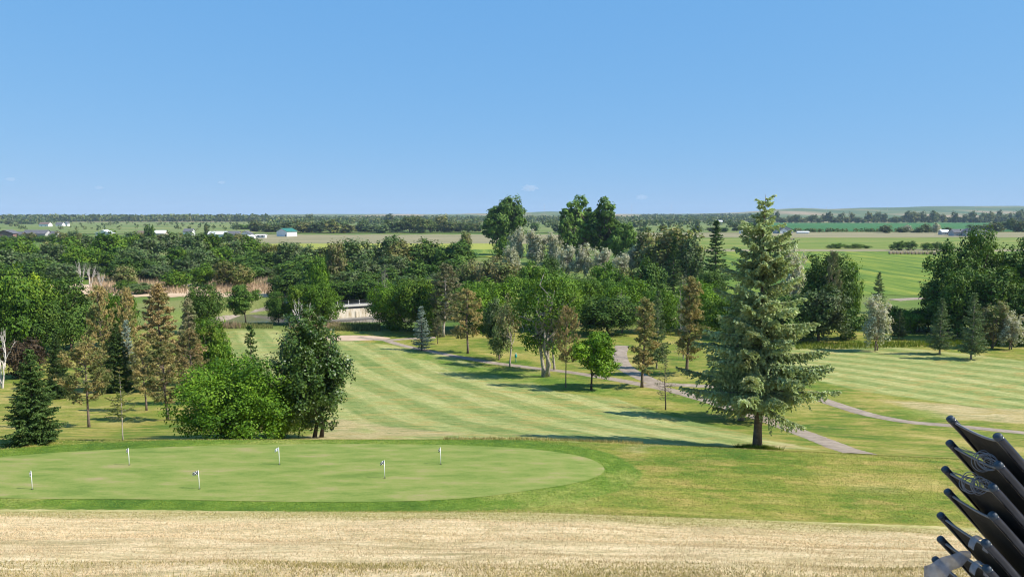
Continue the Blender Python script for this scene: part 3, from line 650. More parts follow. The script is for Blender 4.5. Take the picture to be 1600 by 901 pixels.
# --- left middle
T('ash', 22, 560, 412, 130, 'green', 'deciduous_tree', 'big green tree at the far left in front of the woods')
T('elm', 62, None, 424, 62, 'yellow', 'deciduous_tree', 'yellow green tree glowing in front of the dark woods at left', D=118)
T('oak', 112, 548, 432, 108, 'deep', 'deciduous_tree', 'broad dark green tree right of the yellow green tree')
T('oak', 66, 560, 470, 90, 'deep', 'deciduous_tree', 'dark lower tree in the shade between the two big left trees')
T('ash2', 178, None, 452, 70, 'bright', 'deciduous_tree', 'light green tree peeking behind the tall olive pines', D=120)
T('oak', 318, 520, 442, 66, 'deep', 'deciduous_tree', 'dark rounded tree on the lawn behind the tallest rust pine')
T('maple', 384, 505, 443, 54, 'deep', 'deciduous_tree', 'umbrella shaped dark tree with pale trunk by the gravel lane')
T('oak', 435, 506, 454, 44, 'deep', 'deciduous_tree', 'small dark oval tree left of the bridge trees')
T('oak', 468, 506, 444, 60, 'green', 'deciduous_tree', 'green tree just left of the bridge with pale dead stems in front')
T('ash2', 503, 506, 438, 66, 'bright', 'deciduous_tree', 'bright green tree touching the left end of the bridge')
T('snag', 473, 522, 464, 34, None, 'dead_tree', 'pale dead stems in front of the trees left of the bridge')
T('snag', 128, None, 404, 18, None, 'dead_tree', 'left of the pale bare snags before the dark woods', D=222, group='bare snags before the woods')
T('snag', 142, None, 412, 20, None, 'dead_tree', 'middle one of the pale bare snags before the dark woods', D=220, group='bare snags before the woods')
T('snag', 158, None, 422, 14, None, 'dead_tree', 'right of the pale bare snags before the dark woods', D=222, group='bare snags before the woods')
T('wood_d', 198, None, 415, 40, 'greyed', 'deciduous_tree', 'thin grey green tree at the edge of the tan marsh', D=215)
T('shrub', 222, None, 440, 44, 'wood', 'green_shrub', 'dark shrub standing in the tan marsh', 'shrub', D=205)
T('shrub', 196, None, 436, 34, 'green', 'green_shrub', 'smaller green shrub left of the dark shrub in the marsh', 'shrub', D=210)
T('wood_c', 275, None, 420, 46, 'green', 'deciduous_tree', 'mid green tree at the right end of the dark woods edge', D=220)
T('wood_c', 318, None, 410, 40, 'bright', 'deciduous_tree', 'bright small tree at the wood edge above the marsh', D=228)
T('wood_d', 352, None, 408, 44, 'olive', 'deciduous_tree', 'olive tree above the tan reeds and gravel lane', D=226)
T('wood_c', 378, None, 412, 40, 'olive', 'deciduous_tree', 'pale olive tree right of the olive tree above the reeds', D=224)
# --- by the bridge
T('dead_b', 600, None, 412, 40, None, 'dead_tree', 'pale bare dead tree above the bridge', D=172)
T('ash', 615, None, 438, 80, 'bright', 'deciduous_tree', 'bright green tree touching the right end of the bridge', D=141, group=None)
T('ash2', 655, 519, 430, 96, 'green', 'deciduous_tree', 'round dense tree behind the small blue spruce')
T('pine_tall', 693, 526, 410, 66, 'pine_grey', 'pine_tree', 'tall grey brown pine with pale trunk right of the blue spruce')
T('pine_b', 684, 537, 495, 26, 'pine_grey', 'pine_tree', 'low grey pine at the foot of the tall pale trunked pine')
T('spr_mid2', 659, 547, 477, 38, 'spruce_blue', 'blue_spruce', 'small blue spruce beside the cart path')
T('pine_b', 731, 552, 452, 68, 'pine_olive', 'pine_tree', 'olive grey spreading pine with short trunk left of the cart path trees')
T('ash', 752, None, 434, 104, 'bright', 'deciduous_tree', 'bright green round tree behind the olive grey pine', D=138)
T('ash2', 806, None, 428, 80, 'green', 'deciduous_tree', 'green tree behind the many stemmed tree', D=145)
T('elm', 780, 562, 460, 52, 'wood', 'deciduous_tree', 'dusky green tree with drooping left branches behind the path')
T('thin_tree', 797, 572, 455, 56, 'greyed', 'deciduous_tree', 'sparse greyish tree with fanning lower branches')
T('sparse', 852, 588, 422, 122, 'green', 'deciduous_tree', 'large many stemmed tree with pale limbs and thin leaves')
T('thin_tree', 866, 578, 470, 66, 'green', 'deciduous_tree', 'slim leafy tree directly behind the many stemmed tree')
T('pine_a', 884, 605, 478, 42, 'pine_rust', 'pine_tree', 'slender orange brown pine left of the small bright tree')
T('maple', 924, 609, 516, 80, 'bright', 'deciduous_tree', 'small bright green round tree standing alone on the fairway edge')
T('ash', 868, None, 420, 90, 'bright', 'deciduous_tree', 'yellow green crown behind the top of the many stemmed tree', D=140)
T('ash2', 918, None, 432, 80, 'bright', 'deciduous_tree', 'bright green tree right of the many stemmed tree', D=150)
T('ash', 968, None, 430, 96, 'bright', 'deciduous_tree', 'broad yellow green tree behind the fallen bare limbs', D=148)
T('oak', 950, None, 462, 110, 'deep', 'deciduous_tree', 'dark tree below the broad yellow green tree', D=132)
T('dead_b', 972, 520, 452, 58, None, 'dead_tree', 'bare pale limbed tree behind the rusty pines')
T('pine_lay', 1003, 605, 465, 60, 'pine_olive', 'pine_tree', 'rusty layered pine at the cart path junction')
T('spr_mid', 1026, 575, 452, 46, 'spruce_mid', 'spruce_tree', 'grey green spruce behind the rusty layered pine')
T('pine_lay', 1073, 585, 432, 66, 'pine_brown', 'pine_tree', 'tallest of the two rusty layered pines left of the giant spruce')
T('dead_b', 1070, None, 418, 34, None, 'dead_tree', 'grey bare crown just above the tallest layered pine', D=106)
T('bare_con', 1040, 640, 552, 40, 'pine_grey', 'dead_conifer', 'small leafless dead conifer on the lawn beside the spruce shadow')
T('bare_con', 1190, 668, 622, 12, 'pine_grey', 'dead_conifer', 'short bare twig sapling near the giant spruce trunk')
# --- hero
T('hero', 1183, 701, 298, 238, 'spruce_hero', 'giant_spruce', 'giant grey green spruce towering above everything beside the cart path', rot=.6)
T('spr_mid', 1158, 656, 440, 150, 'spruce_mid', 'spruce_tree', 'second spruce standing close behind the giant spruce', rot=1.3)
# --- centre back
T('cotton', 783, None, 303, 74, 'cotton', 'cottonwood_tree', 'huge dense cottonwood standing in the field, left of two', D=400)
T('cotton2', 903, None, 303, 72, 'cotton', 'cottonwood_tree', 'ragged tall cottonwood with a narrow top, left half of the right hand pair', D=330)
T('cotton2', 944, None, 307, 76, 'cotton', 'cottonwood_tree', 'ragged cottonwood leaning against the narrow topped one, right half of the pair', D=326, rot=2.4)
T('cotton', 968, None, 345, 50, 'cotton', 'cottonwood_tree', 'shorter cottonwood at the right shoulder of the ragged pair', D=318)
T('cotton2', 888, None, 332, 40, 'cotton', 'cottonwood_tree', 'low cottonwood at the left foot of the ragged pair', D=322)
T('wood_d', 728, None, 362, 24, 'olive', 'deciduous_tree', 'lone small tree in front of the tan and yellow fields', D=380)
T('wood_c', 790, None, 368, 44, 'green', 'deciduous_tree', 'green undergrowth tree at the foot of the dense cottonwood', D=330)
for i, (x, yt, wd, D, lb) in enumerate([(806, 356, 36, 300, 'leftmost tall silver leaved tree in front of the cottonwoods'), (838, 360, 52, 296, 'broad silver leaved tree between the two cottonwoods'),
        (866, 364, 36, 294, 'silver leaved tree with brownish side between the cottonwoods'), (800, 385, 34, 270, 'silver shrubby tree below the leftmost tall silver tree'), (884, 384, 46, 250, 'silver leaved tree below the twin topped cottonwood'),
        (912, 382, 44, 248, 'silver leaved tree in the centre of the silver thicket'), (940, 388, 44, 246, 'silver leaved tree right of centre in the thicket'), (968, 396, 44, 240, 'low silver leaved tree beside the dark green bush'),
        (985, 384, 28, 262, 'narrow silver leaved tree at the right end of the thicket')]):
    T('silver', x, None, yt, wd, 'silver', 'silver_olive_tree', lb, group='silver leaved trees below the cottonwoods', D=D)
T('shrub', 775, None, 396, 80, 'greyed', 'brown_shrub', 'wide olive brown bush above the bright tree row', 'shrub', D=200)
T('shrub', 735, None, 402, 46, 'greyed', 'brown_shrub', 'smaller olive brown bush left of the wide one', 'shrub', D=205)
T('shrub', 830, None, 404, 50, 'green', 'green_shrub', 'green bush below the broad silver leaved tree', 'shrub', D=196)
T('shrub', 858, None, 394, 32, 'deep', 'green_shrub', 'dark green bush among the silver trees', 'shrub', D=215)
T('shrub', 948, None, 404, 50, 'green', 'green_shrub', 'green bush right below the silver thicket', 'shrub', D=190)
T('wood_c', 1014, None, 400, 54, 'deep', 'deciduous_tree', 'dark blue green round tree right of the silver thicket', D=185)
T('shrub', 985, None, 415, 60, 'olive', 'olive_shrub', 'olive shrub left of the dark round tree', 'shrub', D=188)
T('wood_a', 1045, None, 344, 100, 'olive', 'deciduous_tree', 'large olive green tree left of the dark pointed spruce', D=250)
T('wood_b', 1010, None, 358, 50, 'olive', 'deciduous_tree', 'olive tree at the left shoulder of the large olive green tree', D=262)
T('wood_a', 1078, None, 362, 50, 'wood', 'deciduous_tree', 'lower olive tree at the right shoulder of the large olive tree', D=240)
T('spr_far', 1052, None, 368, 42, 'spruce_dark', 'spruce_tree', 'dark spruce in front of the large olive green tree', D=205)
T('spr_far', 1117, None, 343, 60, 'spruce_dark', 'spruce_tree', 'tall pointed dark spruce left of the giant spruce top', D=215)
T('ash', 1092, None, 436, 80, 'bright', 'deciduous_tree', 'bright green tree behind the tallest layered pine', D=140)
T('ash2', 1035, None, 448, 70, 'bright', 'deciduous_tree', 'bright green tree behind the grey green spruce', D=136)
T('ash', 1140, None, 455, 90, 'green', 'deciduous_tree', 'green tree hidden behind the giant spruce', D=130)
T('ash2', 1112, None, 420, 50, 'deep', 'deciduous_tree', 'dark tree under the pointed dark spruce', D=170)
T('silver', 1238, None, 385, 56, 'silver', 'silver_olive_tree', 'silver leaved tree touching the right side of the giant spruce', D=150)
T('oak', 1290, None, 395, 92, 'deep', 'deciduous_tree', 'big mixed green tree right of the giant spruce', D=138)
T('ash', 1322, None, 398, 46, 'green', 'deciduous_tree', 'smooth dark green tree at the right of the big mixed tree', D=143)
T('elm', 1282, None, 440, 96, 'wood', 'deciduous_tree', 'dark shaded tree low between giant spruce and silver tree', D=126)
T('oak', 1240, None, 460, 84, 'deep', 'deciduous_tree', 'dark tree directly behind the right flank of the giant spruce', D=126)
T('pine_b', 1298, None, 394, 40, 'pine_grey', 'pine_tree', 'brown topped pine in the big mixed green tree group', D=134)
T('shrub', 1332, None, 478, 60, 'deep', 'green_shrub', 'dark shrub left of the silver tree on the right lawn', 'shrub', D=128)
T('silver', 1368, 548, 464, 58, 'silver', 'silver_olive_tree', 'silver leaved tree with dark trunk on the right lawn', rot=1.0)
T('spr_mid', 1373, None, 424, 30, 'spruce_mid', 'spruce_tree', 'lone pointed spruce in front of the bright meadow', D=165)
T('shrub', 1395, None, 475, 60, 'green', 'green_shrub', 'green hedge bush behind the silver tree', 'shrub', D=140)
T('shrub', 1440, None, 478, 56, 'green', 'green_shrub', 'green hedge bush left of the right hand spruces', 'shrub', D=138)
T('shrub', 1422, None, 484, 40, 'bright', 'green_shrub', 'light green bush in the middle of the hedge', 'shrub', D=136)
T('spr_mid', 1404, 530, 482, 34, 'spruce_dark', 'spruce_tree', 'small dark spruce right of the silver tree')
T('spr_mid', 1454, None, 440, 36, 'spruce_mid', 'spruce_tree', 'shaded spruce at the left flank of the right wood', D=140)
T('spr_mid', 1468, 553, 465, 46, 'spruce_mid', 'spruce_tree', 'left of the two grey green spruces before the right wood')
T('spr_mid', 1517, 561, 456, 52, 'spruce_mid', 'spruce_tree', 'right and taller of the two grey green spruces before the right wood')
T('silver', 1584, None, 488, 50, 'silver', 'silver_olive_tree', 'silver leaved shrubby tree at the right edge under the dark wood', D=114)
T('silver', 1555, None, 470, 60, 'greyed', 'silver_olive_tree', 'dull grey tree in the shade of the right wood', D=116)
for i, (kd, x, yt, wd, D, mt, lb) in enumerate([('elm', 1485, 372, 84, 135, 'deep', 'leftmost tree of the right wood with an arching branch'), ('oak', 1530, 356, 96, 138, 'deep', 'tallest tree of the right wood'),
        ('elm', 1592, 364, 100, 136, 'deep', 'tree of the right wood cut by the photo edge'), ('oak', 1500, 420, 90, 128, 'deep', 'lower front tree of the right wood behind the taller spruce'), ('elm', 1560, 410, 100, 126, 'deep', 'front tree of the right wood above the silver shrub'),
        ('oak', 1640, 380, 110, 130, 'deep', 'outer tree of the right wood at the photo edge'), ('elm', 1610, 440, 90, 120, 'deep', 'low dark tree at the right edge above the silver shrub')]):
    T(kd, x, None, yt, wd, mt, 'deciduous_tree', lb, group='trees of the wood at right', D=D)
# --- the left wood: three rows
rr = random.Random(8)
LAND = [(-40, 'the left photo edge'), (15, 'the dark brick house'), (60, 'the grey roofed house'), (92, 'the far slope farm'), (142, 'the pale bare snags'), (166, 'the white roofed house'), (198, 'the thin grey green marsh tree'), (238, 'the pair of dark upright trees'), (297, 'the white house in the treetops'),
        (342, 'the long white building'), (386, 'the white gabled building'), (420, 'the low white trailer'), (449, 'the green roofed barn'), (475, 'the pale dead stems'), (524, 'the greyish bare looking tree'), (555, 'the bridge'), (600, 'the bare dead tree above the bridge'), (640, 'the round bright tree by the bridge'), (693, 'the tall pale trunked pine'), (728, 'the lone small field tree'),
        (783, 'the dense cottonwood'), (838, 'the broad silver tree'), (905, 'the ragged cottonwoods'), (960, 'the right end of the silver thicket'), (1010, 'the dark round tree'), (1045, 'the large olive tree'), (1117, 'the tall pointed dark spruce'), (1180, 'the giant spruce'), (1222, 'the grey gabled house'), (1288, 'the leftmost hill mast'), (1320, 'the short shrub row'), (1379, 'the lone round tree by the crop'), (1425, 'the hay bale line'),
        (1473, 'the small pale shed'), (1505, 'the long grey roofed farmhouse'), (1527, 'the white garage'), (1600, 'the right photo edge')]
TINT = dict(wood='mid green', deep='dark green', green='fresh green', olive='olive', far='dull green', silver='silvery', bright='bright green')
ONES = ['', 'first', 'second', 'third', 'fourth', 'fifth', 'sixth', 'seventh', 'eighth', 'ninth', 'tenth', 'eleventh', 'twelfth', 'thirteenth', 'fourteenth', 'fifteenth', 'sixteenth', 'seventeenth', 'eighteenth', 'nineteenth']
TENS = {20: ('twentieth', 'twenty'), 30: ('thirtieth', 'thirty'), 40: ('fortieth', 'forty'), 50: ('fiftieth', 'fifty'), 60: ('sixtieth', 'sixty')}
USED = set()
def ordinal(n):
    if n < 20: return ONES[n]
    a, b = TENS[n // 10 * 10]; return a if n % 10 == 0 else b + '-' + ONES[n % 10]
def rowlabel(group, x, mt, i, n):
    lx, ln = min(LAND, key=lambda l: abs(l[0] - x)); rel = 'in line with' if abs(lx - x) < 7 else ('just left of' if x < lx else 'just right of')
    o = 'leftmost' if i == 0 else ('rightmost' if i == n - 1 else ordinal(i + 1) + ' from left')
    a = '%s tree %s %s, %s' % (TINT.get(mt, 'green'), rel, ln, group)
    if len(a.replace('-', ' ').split()) > 16 or a in USED or n > 25: a = '%s %s tree in %s' % (o.replace(' from left', ''), TINT.get(mt, 'green'), group) + (', counted from left' if 0 < i < n - 1 else '')
    USED.add(a); return a
def row(n, x0, x1, topf, D0, D1, w0, w1, mats, kinds, name, label, group, cat='tree'):
    for i in range(n):
        x = x0 + (x1 - x0) * (i + rr.uniform(.2, .8)) / n; D = rr.uniform(D0, D1)
        kd, yt, wd, mt = rr.choice(kinds), topf(x) + rr.uniform(-5, 8), rr.uniform(w0, w1), rr.choice(mats); T(kd, x, None, yt, wd, mt, name, rowlabel(group, x, mt, i, n), cat, group, D=D)
W4 = ['wood_a', 'wood_b', 'wood_c', 'wood_d']
row(17, -70, 480, lambda x: np.interp(x, [0, 100, 300, 450], [368, 364, 362, 376]), 300, 330, 46, 62, ['wood', 'deep', 'wood', 'green', 'olive'], W4, 'woodland_tree', 'tree in the back row of the left wood against the far fields', 'back row of the left wood')
row(15, -70, 470, lambda x: np.interp(x, [0, 100, 300, 450], [388, 383, 384, 394]), 265, 290, 48, 64, ['wood', 'wood', 'deep', 'green'], W4, 'woodland_tree', 'dark tree in the middle row of the left wood', 'middle row of the left wood')
row(13, -70, 440, lambda x: np.interp(x, [0, 100, 300, 450], [406, 402, 408, 414]), 236, 256, 48, 62, ['wood', 'wood', 'deep', 'deep', 'olive'], ['wood_a', 'wood_c', 'wood_b'], 'woodland_tree', 'tree in the front row of the left wood above the marsh', 'front row of the left wood')
row(8, 440, 720, lambda x: np.interp(x, [440, 500, 560, 620, 700, 730], [372, 378, 376, 366, 368, 392]), 250, 275, 54, 74, ['wood', 'wood', 'olive', 'deep'], W4, 'woodland_tree', 'tree in the back row of the middle wood below the tan field', 'back row of the middle wood')
row(7, 440, 720, lambda x: np.interp(x, [440, 560, 720], [396, 396, 398]), 215, 235, 56, 76, ['wood', 'wood', 'deep', 'green'], W4, 'woodland_tree', 'tree in the front row of the middle wood behind the bridge', 'front row of the middle wood')
row(12, 470, 640, lambda x: 436, 190, 196, 44, 60, ['deep'], ['wood_a', 'wood_c'], 'woodland_tree', 'dark bank tree directly behind the bridge railing', 'bank trees behind the bridge')
row(9, 430, 720, lambda x: np.interp(x, [440, 560, 720], [414, 420, 424]), 200, 206, 54, 70, ['deep', 'wood'], ['wood_a', 'wood_c'], 'woodland_tree', 'dark low tree close behind the bridge', 'low trees behind the bridge')
row(7, 700, 1010, lambda x: 432, 168, 180, 60, 80, ['deep', 'green', 'wood'], ['wood_a', 'wood_c'], 'woodland_tree', 'low tree between the bright row and the silver thicket', 'low trees behind the bright row')
T('wood_d', 524, None, 376, 40, 'greyed', 'deciduous_tree', 'greyish bare looking tree standing in the middle wood', D=206)
T('wood_b', 493, None, 398, 34, 'green', 'deciduous_tree', 'bright leafy tree left of the greyish tree in the middle wood', D=198)
T('wood_c', 502, None, 400, 30, 'bright', 'deciduous_tree', 'small bright tree above the trees at the left bridge end', D=190)
# --- farther rows
row(34, 400, 748, lambda x: np.interp(x, [400, 480, 600, 700, 748], [344, 345, 343, 336, 348]), 880, 960, 22, 34, ['far', 'wood', 'far', 'olive'], ['far_a', 'far_b', 'wood_b'], 'distant_tree', 'tree of the far belt beyond the tan field', 'far tree belt beyond the tan field')
row(9, 370, 470, lambda x: 346, 900, 1100, 16, 26, ['far', 'wood', 'green'], ['far_a', 'far_b'], 'distant_tree', 'tree around the green roofed barn', 'trees around the green roofed barn')
row(4, 450, 490, lambda x: 334, 2100, 2300, 14, 20, ['far'], ['far_a', 'far_b'], 'distant_tree', 'rounded far tree on the skyline above the green roofed barn', 'skyline trees above the barn')
row(7, 560, 640, lambda x: 337, 1700, 1900, 12, 18, ['far'], ['far_a', 'far_b'], 'distant_tree', 'rounded far tree on the skyline left of the cottonwood', 'skyline trees left of the cottonwood')
row(66, 1192, 1640, lambda x: np.interp(x, [1192, 1400, 1640], [334, 334, 331]), 1950, 2100, 10, 16, ['far', 'far', 'olive'], ['far_a', 'far_b'], 'distant_tree', 'tree of the long shelterbelt below the hills at right', 'long shelterbelt below the hills')
row(16, 830, 1180, lambda x: 350, 900, 1000, 14, 24, ['far', 'wood', 'deep'], ['far_a', 'far_b'], 'distant_tree', 'tree of the low belt behind the two cottonwoods', 'low belt behind the cottonwoods')
row(9, 1400, 1480, lambda x: 352, 880, 960, 12, 20, ['far', 'silver', 'wood'], ['far_a', 'far_b'], 'distant_tree', 'tree left of the far right farmhouse', 'trees left of the far farmhouse')
row(9, 1510, 1640, lambda x: 345, 900, 1100, 16, 30, ['far', 'wood'], ['far_a', 'far_b'], 'distant_tree', 'tree right of the far right farmhouse', 'trees right of the far farmhouse')
row(40, -40, 400, lambda x: 363, 560, 640, 14, 26, ['wood', 'green', 'olive', 'deep'], ['far_a', 'wood_c', 'wood_b'], 'distant_tree', 'tree among the village houses at left', 'trees among the village houses')
row(10, -60, 80, lambda x: 343, 1500, 1900, 12, 20, ['far', 'wood'], ['far_a', 'far_b'], 'distant_tree', 'tree of the grove on the far left slope', 'grove on the far left slope')
T('far_a', 1379, None, 351, 20, 'far', 'distant_tree', 'lone round tree in front of the dark crop field', D=880)
T('far_b', 234, None, 351, 12, 'deep', 'distant_tree', 'pair of dark upright trees in the village, left one', D=560)
T('far_b', 242, None, 352, 10, 'deep', 'distant_tree', 'pair of dark upright trees in the village, right one', D=560)
T('far_b', 326, None, 349, 9, 'far', 'distant_tree', 'slim upright tree left of the white village buildings', D=700)
for k, (x, yt, wd) in enumerate([(1296, 382, 18), (1308, 379, 22), (1322, 382, 16), (1336, 380, 22), (1350, 383, 16)]):
    T('shrub', x, None, yt, wd, ['deep', 'green'][k % 2], 'field_shrub', ['leftmost', 'second', 'middle', 'fourth', 'rightmost'][k] + ' shrub of the short row in the hayfield', 'shrub', 'short shrub row in the hayfield', D=480)
for k, (x, yt, wd) in enumerate([(1393, 380, 14), (1404, 375, 20), (1420, 375, 22), (1445, 378, 20), (1460, 377, 20)]):
    T('shrub', x, None, yt, wd, ['deep', 'green'][k % 2], 'field_shrub', ['leftmost', 'second', 'middle', 'fourth', 'rightmost'][k] + ' shrub behind the line of round hay bales', 'shrub', 'shrubs behind the hay bales', D=455)
# far-off woods that read as one mass
def woods(name, x0, x1, D0, D1, n, h0, h1, seed, ys=None):
    rs = np.random.RandomState(seed); V = []; v = []
    for i in range(n):
        x = rs.uniform(x0, x1); D = rs.uniform(D0, D1); X = (x - CX) / FPX * D; z = H1(X, D); h = rs.uniform(h0, h1); w_ = h * rs.uniform(.4, .6); k = 26
        u = nrm(rs.normal(size=(k, 3))); p = np.array([X, D, z + h * .5]) + u * [w_, w_, h * .5] * rs.uniform(.6, 1, (k, 1))
        V.append(quads(p, nrm(u + rs.normal(size=u.shape) * .6), h * .2 * rs.uniform(.7, 1.3, k), .7, rs)); v.append(rs.rand() * .5 + rs.rand(k) * .5)
    o = link(name, crown_mesh(name, np.concatenate(V), np.concatenate(v), M['far'])); tag(o, kind='stuff'); return o
woods('far_woods', -150, 420, 2250, 2700, 1200, 15, 24, 1)
woods('far_woods', 400, 760, 2500, 3300, 420, 12, 19, 2)
woods('far_woods', 780, 1200, 2300, 3000, 560, 13, 20, 3)
woods('far_woods', 1000, 1190, 3200, 4000, 260, 14, 20, 4)
woods('prairie_bushes', -150, 420, 1000, 2000, 190, 3, 7, 5)
woods('far_woods', -150, 90, 1700, 2400, 160, 8, 14, 8)
woods('far_woods', 420, 800, 1500, 2200, 200, 9, 16, 9)
woods('far_woods', 1180, 1700, 2200, 2500, 260, 9, 15, 10)
woods('far_woods', 800, 1180, 1200, 2200, 260, 7, 14, 6)
woods('hedge_line', 1200, 1480, 930, 950, 150, 3, 5.5, 7)

# ------------------------------------------------------------------ grasses
def blades(name, P, h, wd, mat, seed, lean=.5, dirs=None):
    rs = np.random.RandomState(seed); n = len(P); z = height(P[:, 0], P[:, 1]); b = np.column_stack([P, z - .01])
    a = rs.rand(n) * 6.28; s = np.stack([np.cos(a), np.sin(a), np.zeros(n)], 1); hh = h * rs.uniform(.5, 1.3, n)
    ln = rs.normal(size=(n, 3)) * lean; ln[:, 2] = 0; tip = b + (np.array([0, 0, 1.0]) + ln) * hh[:, None]; w_ = wd * rs.uniform(.6, 1.4, n)[:, None]
    V = np.stack([b - s * w_, b + s * w_, tip], 1).reshape(-1, 3); F = np.arange(3 * n).reshape(-1, 3)
    o = link(name, mesh_np(name, V, F, {'v': ('FACE', rs.rand(n))}, False, [mat])); tag(o, kind='stuff'); return o
M['blade_dry'] = foliage('blade_dry', (.42, .33, .18), (.56, .44, .265), (.73, .59, .40), tr=.25, spec=.1, BL=1)
M['blade_olive'] = foliage('blade_olive', (.16, .17, .05), (.30, .27, .10), (.50, .41, .20), tr=.25, spec=.1, BL=.9)
M['blade_green'] = foliage('blade_green', (.08, .15, .022), (.13, .21, .035), (.24, .28, .06), tr=.3, spec=.1)
M['reed'] = foliage('reed', (.11, .14, .07), (.17, .20, .11), (.27, .28, .17), tr=.3, spec=.1)
M['reed_tan'] = foliage('reed_tan', (.30, .23, .14), (.42, .32, .21), (.55, .43, .30), tr=.3, spec=.1, BL=1)
rs = np.random.RandomState(77)
def scatter(n, d0, d1, x0=-100, x1=1700, p=1.0):
    D = d0 + (d1 - d0) * rs.rand(n) ** p; px = rs.uniform(x0, x1, n); return np.stack([(px - CX) / FPX * D * 1.02, D], 1)
P = scatter(150000, 10.5, 19.5); den = (np.sin(P[:, 0] * 1.3 + np.sin(P[:, 1] * 2.1)) * np.sin(P[:, 1] * 1.7 + P[:, 0] * .4) + 1) / 2; P = P[rs.rand(len(P)) < .25 + .75 * den]
blades('dry_grass', P, .05, .0065, M['blade_dry'], 1, .5)
P = scatter(90000, 10.5, 15); den = (np.sin(P[:, 0] * .7 + 1 + np.sin(P[:, 1] * 1.3)) * np.sin(P[:, 1] * 1.1 - P[:, 0] * .3) + 1) / 2; P = P[rs.rand(len(P)) < den ** 1.3]
blades('dry_grass', P, .06, .008, M['blade_olive'], 2, .5)
P = scatter(90000, 19, 27.6); ey = np.interp(P[:, 0], EDGE[:, 0], EDGE[:, 1]); P = P[P[:, 1] < ey + .1]
k = (P[:, 1] > np.interp(P[:, 0], EDGE[:, 0], EDGE[:, 1]) - 3.2) & (rs.rand(len(P)) < .7)
blades('dry_grass', P[~k], .045, .012, M['blade_dry'], 3, .6); blades('dry_grass', P[k], .045, .012, M['blade_olive'], 4, .6)
# collar and rough round the green
P = scatter(150000, 26.5, 43); s1 = sdist(P, GREEN); ey = np.interp(P[:, 0], EDGE[:, 0], EDGE[:, 1]); P = P[(s1 < -.03) & (P[:, 1] > ey + .1)]
s1 = sdist(P, GREEN); ring = (s1 > -1.4) | (rs.rand(len(P)) < .45)
blades('collar_grass', P[ring], .045, .014, M['blade_green'], 5, .7); blades('rough_grass', P[~ring], .05, .015, M['blade_olive'], 6, .7)
# weeds along the crest and at the foot of the giant spruce
P = np.concatenate([np.stack([(px - CX) / FPX * D, D], 1) for px, D in [(rs.uniform(690, 1010, 2600), rs.uniform(40.5, 43.5, 2600))]]); blades('tall_weeds', P, .22, .014, M['blade_olive'], 7, .35)
hb = hit(1183, 701); a = rs.rand(3000) * 6.28; q = .35 + .55 * rs.rand(3000) ** 2 * (1 + .6 * np.sin(a * 3 + 1)); P = np.stack([hb[0] + np.cos(a) * q * 1.4, hb[1] + np.sin(a) * q], 1); blades('tall_weeds', P, .26, .02, M['blade_green'], 8, .4)
# reeds by the creek and in the marsh
def reeds(x0, x1, d0, d1, n, h, mat, seed, wd=.05): 
    blades('reeds', scatter(n, d0, d1, x0, x1), h, wd, mat, seed, .15)
reeds(518, 596, 138, 146, 3200, .85, M['reed'], 9); reeds(455, 535, 141, 147, 2600, .8, M['reed_tan'], 10); reeds(300, 430, 141, 147, 2500, .6, M['reed'], 11)
reeds(150, 300, 205, 262, 5000, 1.4, M['reed_tan'], 12, .1); reeds(330, 470, 205, 262, 5000, 1.4, M['reed_tan'], 13, .1); reeds(300, 380, 141, 144, 800, 1.2, M['reed_tan'], 14)
reeds(1240, 1620, 118, 124, 5000, .7, M['blade_green'], 15, .04)

# ------------------------------------------------------------------ practice green flags
m, nt, N, L = NT('checkered_flag_cloth'); p, o = principled(nt, .7, .2); ck = N.new('ShaderNodeTexChecker'); ck.inputs['Scale'].default_value = 1; ck.inputs[1].default_value = (.8, .8, .8, 1); ck.inputs[2].default_value = (.02, .02, .02, 1)
L.new(mapping(nt, objco(nt), (18, 1e-5, 18)), ck.inputs['Vector']); L.new(ck.outputs[0], p.inputs['Base Color']); M['checker'] = m
M['white_paint'] = plain('white_paint', (.80, .79, .76), .5, .4, 0, .05)
M['flag_white'] = plain('flag_white', (.8, .8, .8), .7, .2, 0, .05)
M['hole'] = plain('hole_dark', (.015, .013, .01), .9, .1)
def practice_flag(px, py, h, label, fw, fh, mat, fold, ang=math.pi):
    q = hit(px, py); r = empty('practice_flag', (q[0], q[1], q[2] + .012), 0); tag(r, label, 'golf flag', 'flags on the practice green')
    mb = MB(); mb.tube([(0, 0, -.08), (0, 0, h * .5), (-.01, 0, h)], [.017, .016, .013], 8); mb.build('pole', M['white_paint'], r, True)
    mb = MB(); mb.tube([(-.01, 0, h - .002), (-.01, 0, h + .018)], [.018, .012], 8); mb.build('pole_cap', M['white_paint'], r, True)
    mb = MB(); nx, nz = 10, 5; V = []
    for j in range(nz + 1):
        for i in range(nx + 1):
            s = i / nx; t = j / nz; x = s * fw; z = h - .01 - t * fh - s * s * fold * fh
            V.append((math.cos(ang) * x - .01, math.sin(ang) * x + .03 * math.sin(s * 7 + t) * s ** .5, z))
    me = bpy.data.meshes.new('flag'); i = np.arange(nz)[:, None] * (nx + 1) + np.arange(nx)[None]; F = np.stack([i, i + 1, i + nx + 2, i + nx + 1], -1).reshape(-1, 4)
    o = link('flag', mesh_np('flag', V, F, None, True, [M[mat]]), r); so = o.modifiers.new('solid', 'SOLIDIFY'); so.thickness = .004
    mb = MB(); a = np.arange(16) * 2 * math.pi / 16; mb.add(np.column_stack([.054 * np.cos(a), .054 * np.sin(a), np.full(16, .006)]), [tuple(range(16))]); mb.build('cup', M['hole'], r)
practice_flag(50.5, 764, .80, 'practice flag nearest the left edge of the photo, furled', .08, .2, 'checker', .6)
practice_flag(202, 726, .80, 'furled checkered practice flag on the far side of the green at left', .11, .17, 'checker', .5)
